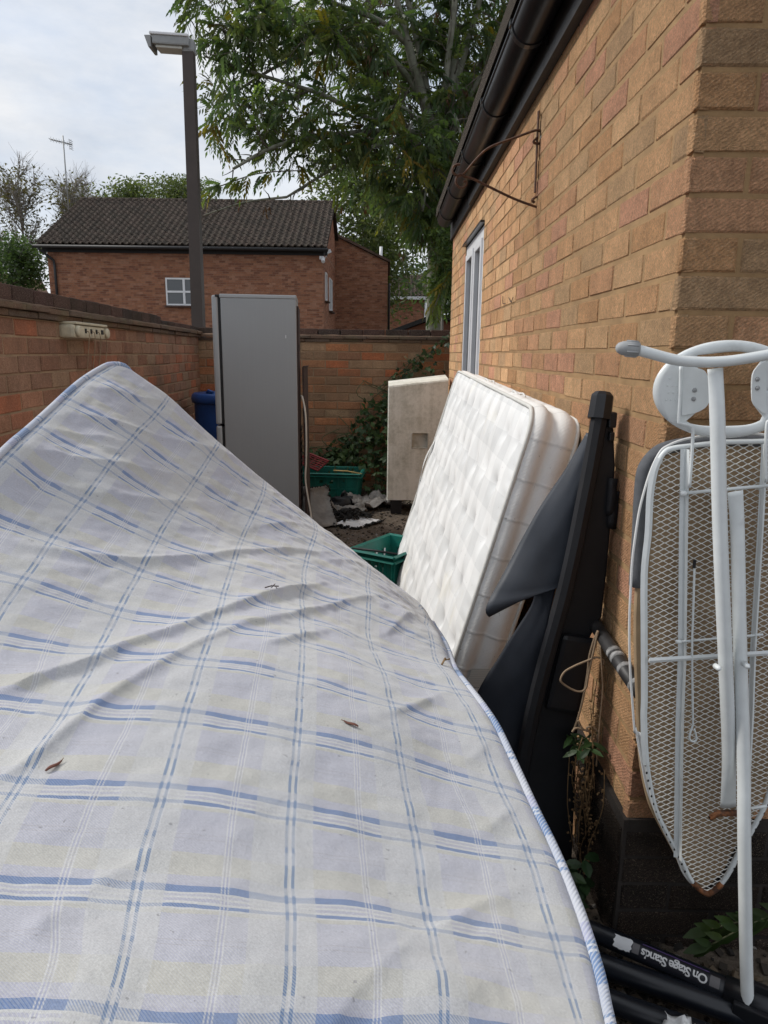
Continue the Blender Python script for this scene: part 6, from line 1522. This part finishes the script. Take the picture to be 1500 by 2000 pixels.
# litter on the ground: bits of leaf, grit and char in the yard and along the plinth
lt = MB()
for _ in range(2600):
    if random.random() < .6: x, y = random.uniform(-.8, .5), random.uniform(4.0, 6.8)
    elif random.random() < .5: x, y = random.uniform(.30, .62), random.uniform(.9, 1.6)
    else: x, y = random.uniform(.40, 1.0), random.uniform(1.05, 1.36)
    s_ = random.uniform(.004, .016); z = gz(x, y)+.004
    lt.box((x, y, z), (s_*random.uniform(.6, 1.8), s_, s_*.5), Euler((random.uniform(-.6, .6), random.uniform(-.6, .6), random.random()*3)))
t_l = NT('litter'); rr_ = t_l.n('ShaderNodeNewGeometry').outputs['Random Per Island']
M['litter'] = t_l.fin(t_l.ramp(rr_, [(0, (.05, .042, .035)), (.3, (.09, .07, .05)), (.5, (.03, .027, .024)), (.68, (.13, .10, .07)), (.82, (.07, .06, .04)), (.93, (.22, .20, .18))], 'CONSTANT'), .9, None, 0, .2)
tag(lt.build('ground_litter', M['litter'], None), 'dark grit and leaf scraps scattered over the dirt', 'litter', kind='stuff')

# ------------------------------------------------------------------ the ash tree beyond the wall
ash = thing('ash_tree', 'large ash tree with spreading grey limbs and drooping leaflets above the wall', 'tree', (.80, 12.3, 0))
wood = MB(); tw = MB(); lv = MB()
def taper_tube(mb, pts, r0, r1, n=8):
    p = smooth_path(pts, 5); m = len(p); mb.tube(p, [r0+(r1-r0)*i/(m-1) for i in range(m)], n); return p
trunk = [Vector((.82, 12.4, 0)), Vector((.80, 12.35, 1.2))]+PT['a1'][1:3]
taper_tube(wood, trunk, .15, .125, 12)
limbs = []
for nm, r0, r1, base in (('a1', .095, .035, 2), ('a2', .085, .04, 0), ('a3', .06, .03, 0), ('a4', .05, .018, 0), ('a5', .045, .016, 0), ('a6', .05, .016, 0), ('a7', .05, .018, 0), ('a8', .04, .014, 0), ('a9', .035, .012, 0), ('a10', .06, .02, 0), ('a11', .05, .02, 0), ('a12', .018, .008, 0), ('a13', .03, .012, 0)):
    limbs.append((taper_tube(wood, PT[nm][base:], r0, r1), r0, r1))
# hidden limbs that carry the back and top of the crown
for tgt, r0 in (((2.6, 13.6, 7.2), .07), ((.2, 14.4, 7.0), .08), ((-1.6, 13.6, 6.8), .06), ((1.2, 11.0, 8.2), .06), ((-.6, 12.0, 8.6), .06), ((2.2, 12.0, 8.6), .06), ((1.9, 10.9, 5.4), .05), ((2.6, 12.0, 4.9), .05), ((1.1, 11.0, 4.1), .035), ((.1, 11.2, 4.0), .035), ((1.9, 12.8, 4.0), .04), ((.5, 10.9, 3.3), .03), ((1.2, 10.8, 3.2), .03), ((.0, 11.4, 3.4), .03), ((1.5, 11.2, 3.6), .03), ((-.5, 10.9, 4.2), .03), ((.75, 11.2, 2.6), .025), ((1.15, 11.6, 2.5), .025)):
    a = Vector((.74, 12.05, random.uniform(3.9, 4.6) if tgt[2] > 3.9 else random.uniform(3.0, 3.8))); b = Vector(tgt); m_ = a.lerp(b, .5)+Vector((0, 0, .5)); limbs.append((taper_tube(wood, [a, m_, b], r0, .015), r0, .015))
ASHC = [(.078, .118, .052), (.10, .142, .056), (.062, .10, .048), (.115, .155, .055), (.085, .128, .064), (.125, .158, .052)]
YEL = [(.16, .14, .025), (.13, .13, .03), (.20, .15, .03)]
BRN = [(.07, .030, .018), (.09, .045, .022)]
def ash_leaf(p, d, col, sc=1.):
    """one compound leaf: a drooping stalk with paired leaflets"""
    L = random.uniform(.17, .27)*sc; d = d.normalized(); side = d.cross(Vector((0, 0, 1)))
    side = side.normalized() if side.length > .1 else Vector((1, 0, 0)); npair = random.choice((4, 5, 5, 6))
    up = side.cross(d); roll = random.uniform(-.7, .7); side = (side*math.cos(roll)+up*math.sin(roll)).normalized()
    for k in range(npair+1):
        t = (k+.6)/(npair+.6); c = p+d*(L*t)-Vector((0, 0, L*.22*t*t))
        ll = random.uniform(.075, .105)*sc*(1-.15*abs(t-.5)); w_ = ll*.40
        tang = (d-Vector((0, 0, .44*t))).normalized()
        for s_ in ((-1, 1) if k < npair else (0,)):
            dd = (tang*.75+side*s_*.75-Vector((0, 0, .22))).normalized(); sd2 = dd.cross(Vector((side.y, -side.x, .8))).normalized()*w_*.5
            e = c+dd*ll-Vector((0, 0, ll*.14)); m_ = c+dd*ll*.45
            lv.quad(c, m_+sd2, e, m_-sd2, c=col)
def accept(q):
    # the crown's underside: high over the far roof, reaching lower towards the house
    if .1 < q.x < 1.7 and q.y < 11.7 and q.z > 4.5 and noise.noise(q*1.1) > -.35: return False
    k = q.x/q.y
    if k < (-.298 if q.z > 5.9 else (-.255 if q.z > 4.7 else -.232)): return False
    if q.x < .3 and noise.noise(q*.85+Vector((3, 1, 7))) < -.22: return False
    lim = 3.95 if q.x < -.5 else (3.95-(q.x+.5)*.9 if q.x < .3 else (3.1 if q.x < .68 else 1.6))
    return q.z > lim+.25*noise.noise(q*1.3)
def twigs(p, d, L, lev, r0):
    n_ = 4; pts = [p]; dd = d.normalized()
    for i in range(n_):
        dd = (dd+rnd()*.28+Vector((0, 0, -.05 if lev else .02))).normalized(); pts.append(pts[-1]+dd*(L/n_))
    if lev == 0 or accept(pts[-1]): tw.tube(pts, [r0*(1-.75*i/n_) for i in range(n_+1)], 4, False)
    return pts
NLEAF = 0
def leafy(pts, cnt, ycol, sc):
    global NLEAF
    for _ in range(cnt):
        t = random.uniform(.35, 1.); k = min(len(pts)-2, int(t*(len(pts)-1))); q = pts[k].lerp(pts[k+1], t*(len(pts)-1)-k)
        if not accept(q): continue
        dd = (pts[k+1]-pts[k]).normalized()+rnd()*.9+Vector((0, 0, -.25)); ash_leaf(q, dd, jit(random.choice(ycol), .28), sc); NLEAF += 1
for pts, r0, r1 in limbs:
    n = len(pts); Ltot = sum((pts[i+1]-pts[i]).length for i in range(n-1)); cnt = max(6, int(Ltot/.155))
    for c in range(cnt):
        t = .22+.78*(c+random.random())/cnt; k = min(n-2, int(t*(n-1))); p = pts[k].lerp(pts[k+1], t*(n-1)-k); ax = (pts[k+1]-pts[k]).normalized()
        d = (ax*.5+rnd()*.95+Vector((0, 0, .05))).normalized(); L = random.uniform(.6, 1.25)*(1-.25*t)
        if not accept(p+d*L): L *= .45
        sec = twigs(p, d, L, 0, .012)
        for q_ in range(4):
            tt = .3+.7*(q_+random.random())/4; kk = min(3, int(tt*4)); pp2 = sec[kk].lerp(sec[kk+1], tt*4-kk)
            d2 = ((sec[kk+1]-sec[kk]).normalized()*.7+rnd()*.8+Vector((0, 0, -.1))).normalized(); ter = twigs(pp2, d2, random.uniform(.28, .55), 1, .006)
            u = random.random(); lo = p.z < 4.8 and p.x > -.6
            pal = ASHC if u > (.16 if lo else .07) else YEL
            leafy(ter, random.choice((3, 4, 5)) if p.z < 6.2 else 3, pal, random.uniform(.85, 1.15))
            if random.random() < .035: # bunches of dead keys
                for _ in range(14):
                    q3 = ter[-1]+rnd()*.05; dd = (Vector((0, 0, -1))+rnd()*.35).normalized(); s2 = rnd().cross(dd).normalized()*.009; c_ = jit(random.choice(BRN), .3); e3 = q3+dd*random.uniform(.06, .12); m3 = q3.lerp(e3, .5); lv.quad(q3, m3+s2, e3, m3-s2, c=c_)
        leafy(sec, 2, ASHC, 1.)
wood.build('trunk', M['bark'], ash, True); tw.build('twigs', M['twig'], ash, kind='stuff'); lv.build('crown', M['leaf'], ash, kind='stuff')
print('ash leaves', NLEAF)
# yellow-green lower sprays that hang in front of the far roof, and by the small house
for lab, base, tip_, nleaf in (('yellowing ash branch hanging low in front of the tiled roof', Vector((-1.2, 10.6, 3.75)), Vector((-2.35, 10.0, 3.35)), 26), ('yellowing ash spray hanging low beside the house gutter end', Vector((1.0, 10.5, 2.6)), Vector((.62, 10.0, 1.85)), 20)):
    t_ = thing('ash_branch', lab, 'branch', tuple(base)); lv = MB(); tw = MB(); pts = smooth_path([base, base.lerp(tip_, .5)+Vector((0, 0, .08)), tip_], 6); tw.tube(pts, .008, 5)
    for _ in range(nleaf):
        q = pts[random.randrange(4, len(pts))]; ash_leaf(q+rnd()*.04, (tip_-base).normalized()+rnd()*.9+Vector((0, 0, -.3)), jit(random.choice(YEL+ASHC), .25), 1.0)
    lv.build('foliage', M['leaf'], t_, kind='stuff'); tw.build('stem', M['twig'], t_, True)

# ------------------------------------------------------------------ trees farther off
def tree(name, label, x, y, h, cr, cz0, nl, lsz, cols, bare=0, group=None, flat=1., lean=0.):
    t_ = thing(name, label, 'tree', (x, y, 0), group); wood = MB(); lv = MB(); tw = MB(); rr = random.Random(int(x*97+y*13))
    top = Vector((x+lean, y, h)); b0 = Vector((x, y, 0)); stem = smooth_path([b0, Vector((x+lean*.3, y, h*.45)), top], 6)
    wood.tube(stem, [max(.02, .014*h*(1-.92*i/(len(stem)-1))) for i in range(len(stem))], 7)
    ends = []
    nb = 16 if bare == 0 else 46
    for k in range(nb):
        t = rr.uniform(cz0/h, .97); p = b0.lerp(top, t)+Vector((lean*.2*(t-t*t), 0, 0)); a = rr.uniform(0, 6.28); up = rr.uniform(.3, 1.0) if not bare else rr.uniform(.7, 1.7)
        reach = cr*(math.sin(math.pi*min(1, (t*h-cz0)/(h-cz0)*.8+.15)))*rr.uniform(.55, 1.0); d = Vector((math.cos(a), math.sin(a)*flat, up)).normalized(); e = p+d*reach
        pts = smooth_path([p, p.lerp(e, .5)+Vector((0, 0, -.06*reach)), e], 4); (wood if not bare else tw).tube(pts, [max(.008, .0045*h*(1-.85*i/(len(pts)-1))) for i in range(len(pts))], 5, False)
        for q in pts[3:]: ends.append((q, d))
        if bare:
            for _ in range(9):
                q = pts[rr.randrange(2, len(pts))]; d2 = (d*.6+Vector((rr.gauss(0, .5), rr.gauss(0, .5), rr.uniform(.1, .9)))).normalized(); e2 = q+d2*rr.uniform(.5, 1.3); tw.tube([q, q.lerp(e2, .5)+Vector((rr.uniform(-.08, .08), 0, .05)), e2], [.018, .012, .006], 3, False)
                for w_ in range(3):
                    q2 = q.lerp(e2, rr.uniform(.4, 1)); e3 = q2+(d2+Vector((rr.gauss(0, .5), rr.gauss(0, .5), rr.gauss(.2, .3))))*rr.uniform(.25, .6); tw.tube([q2, e3], [.009, .005], 3, False); ends.append((e3, d2))
    for _ in range(nl):
        q, d = ends[rr.randrange(len(ends))]; s_ = (cr*.20 if not bare else .22); c = q+Vector((rr.gauss(0, s_), rr.gauss(0, s_), rr.gauss(0, s_*.8)))
        if c.z > h+.4: continue
        dd = Vector((rr.gauss(0, 1), rr.gauss(0, 1), rr.gauss(-.3, .7))).normalized(); s2 = dd.orthogonal().normalized(); s2.rotate(Matrix.Rotation(rr.uniform(0, 6.28), 3, dd)); L = lsz*rr.uniform(.6, 1.3); w_ = L*.42
        k = rr.choice(cols); f = rr.uniform(.75, 1.25); lv.quad(c, c+dd*L*.5+s2*w_*.5, c+dd*L, c+dd*L*.5-s2*w_*.5, c=(k[0]*f, k[1]*f, k[2]*f, 1))
    wood.build('trunk', M['pale_bark'], t_, True)
    if tw.f: tw.build('branches', M['pale_bark'], t_, kind='stuff')
    if lv.f: lv.build('crown', M['leaf_far'], t_, kind='stuff')
G1 = [(.085, .11, .045), (.10, .13, .05), (.065, .09, .04), (.115, .13, .05)]
G2 = [(.075, .12, .042), (.095, .15, .05), (.06, .10, .036), (.12, .155, .05)]
G3 = [(.05, .085, .034), (.065, .105, .04), (.04, .07, .03)]
GB = [(.09, .085, .045), (.075, .075, .04), (.11, .09, .045)]
GT = 'thin trees beyond the far roof'
tree('birch_tree', 'thin nearly bare tree at the far left, tallest of the bare ones', -27.0, 50, 12.9, 3.1, 4, 1600, .26, GB, 1, GT)
tree('birch_tree', 'thin nearly bare tree between the tallest bare tree and the aerial', -23.2, 48, 12.2, 2.6, 4, 1800, .26, GB, 1, GT)
tree('birch_tree', 'sparse thin tree rising behind the far roof right of the aerial', -19.4, 47, 11.3, 1.6, 5, 1700, .26, GB, 1, GT)
tree('birch_tree', 'bare tree cut by the left edge of the photo', -30.5, 47, 12.0, 2.8, 4, 1400, .26, GB, 1, GT)
tree('birch_tree', 'sparse thin tree half hidden behind the rounded tree top', -21.3, 53, 12.2, 2.3, 5, 2400, .24, GB, 1, GT)
tree('round_tree', 'rounded green tree top over the middle of the far roof', -17.2, 50, 11.8, 3.4, 5, 11000, .24, G1, 0)
tree('round_tree', 'dense green tree top just right of the lamp post over the roof', -12.3, 46, 11.0, 3.0, 5, 11000, .22, G1, 0)
tree('bush', 'round dark green bush at the left beside the far house', -14.6, 29, 5.3, 1.9, .8, 6500, .17, G3, 0)
tree('bush', 'lower green bush behind the wall at the left', -18.6, 33, 4.6, 1.9, .8, 3800, .18, G3, 0)
tree('broad_tree', 'tall dull green tree behind the brick gable wall', -1.3, 40, 11.4, 3.6, 3, 14000, .28, G1, 0)
tree('broad_tree', 'dark green tree behind the house gutter end', 3.3, 30, 9.6, 1.8, 2, 9500, .2, G3, 0)
tree('willow_tree', 'feathery bright green tree just behind the wall by the house gutter end', 1.22, 10.3, 3.7, .66, .5, 12000, .075, G2, 0)
tree('bush', 'bushy green growth round the foot of the ash trunk behind the back wall', .84, 11.1, 3.1, .34, .4, 6500, .075, G2, 0)
tree('broad_tree', 'pale green tree far behind the small distant house', 1.3, 52, 11.6, 3.6, 3, 4500, .36, G1, 0)
tree('broad_tree', 'shadowy green tree behind the ash crown on the right', 2.9, 24, 9.5, 2.4, 2, 8000, .22, G3, 0)
# television aerial on its mast
ae = thing('aerial', 'television aerial on a thin mast behind the far roof', 'aerial', (-13.2, 31.4, 7))
mb = MB(); mb.tube([(-13.2, 31.4, 6.8), (-13.2, 31.4, 9.75)], .028, 6); mb.build('mast', M['lamp_grey'], ae, True)
mb = MB(); mb.tube([(-13.75, 31.4, 9.62), (-12.85, 31.4, 9.42)], .02, 5)
for k in range(8): x = -13.7+.11*k; mb.tube([(x, 31.2, 9.6-.025*k), (x, 31.6, 9.6-.025*k)], .009, 4); mb.tube([(x, 31.4, 9.52-.025*k), (x, 31.4, 9.70-.025*k)], .008, 4)
mb.build('boom', M['lamp_grey'], ae, True)
mb = MB()
for k in range(5): mb.tube([(-12.98, 31.4, 9.25+.08*k), (-12.86, 31.4, 9.27+.08*k)], .010, 4); mb.tube([(-12.9, 31.2, 9.25+.08*k), (-12.9, 31.6, 9.25+.08*k)], .009, 4)
mb.build('reflector', M['lamp_grey'], ae, True)
print('objects', len(bpy.data.objects))
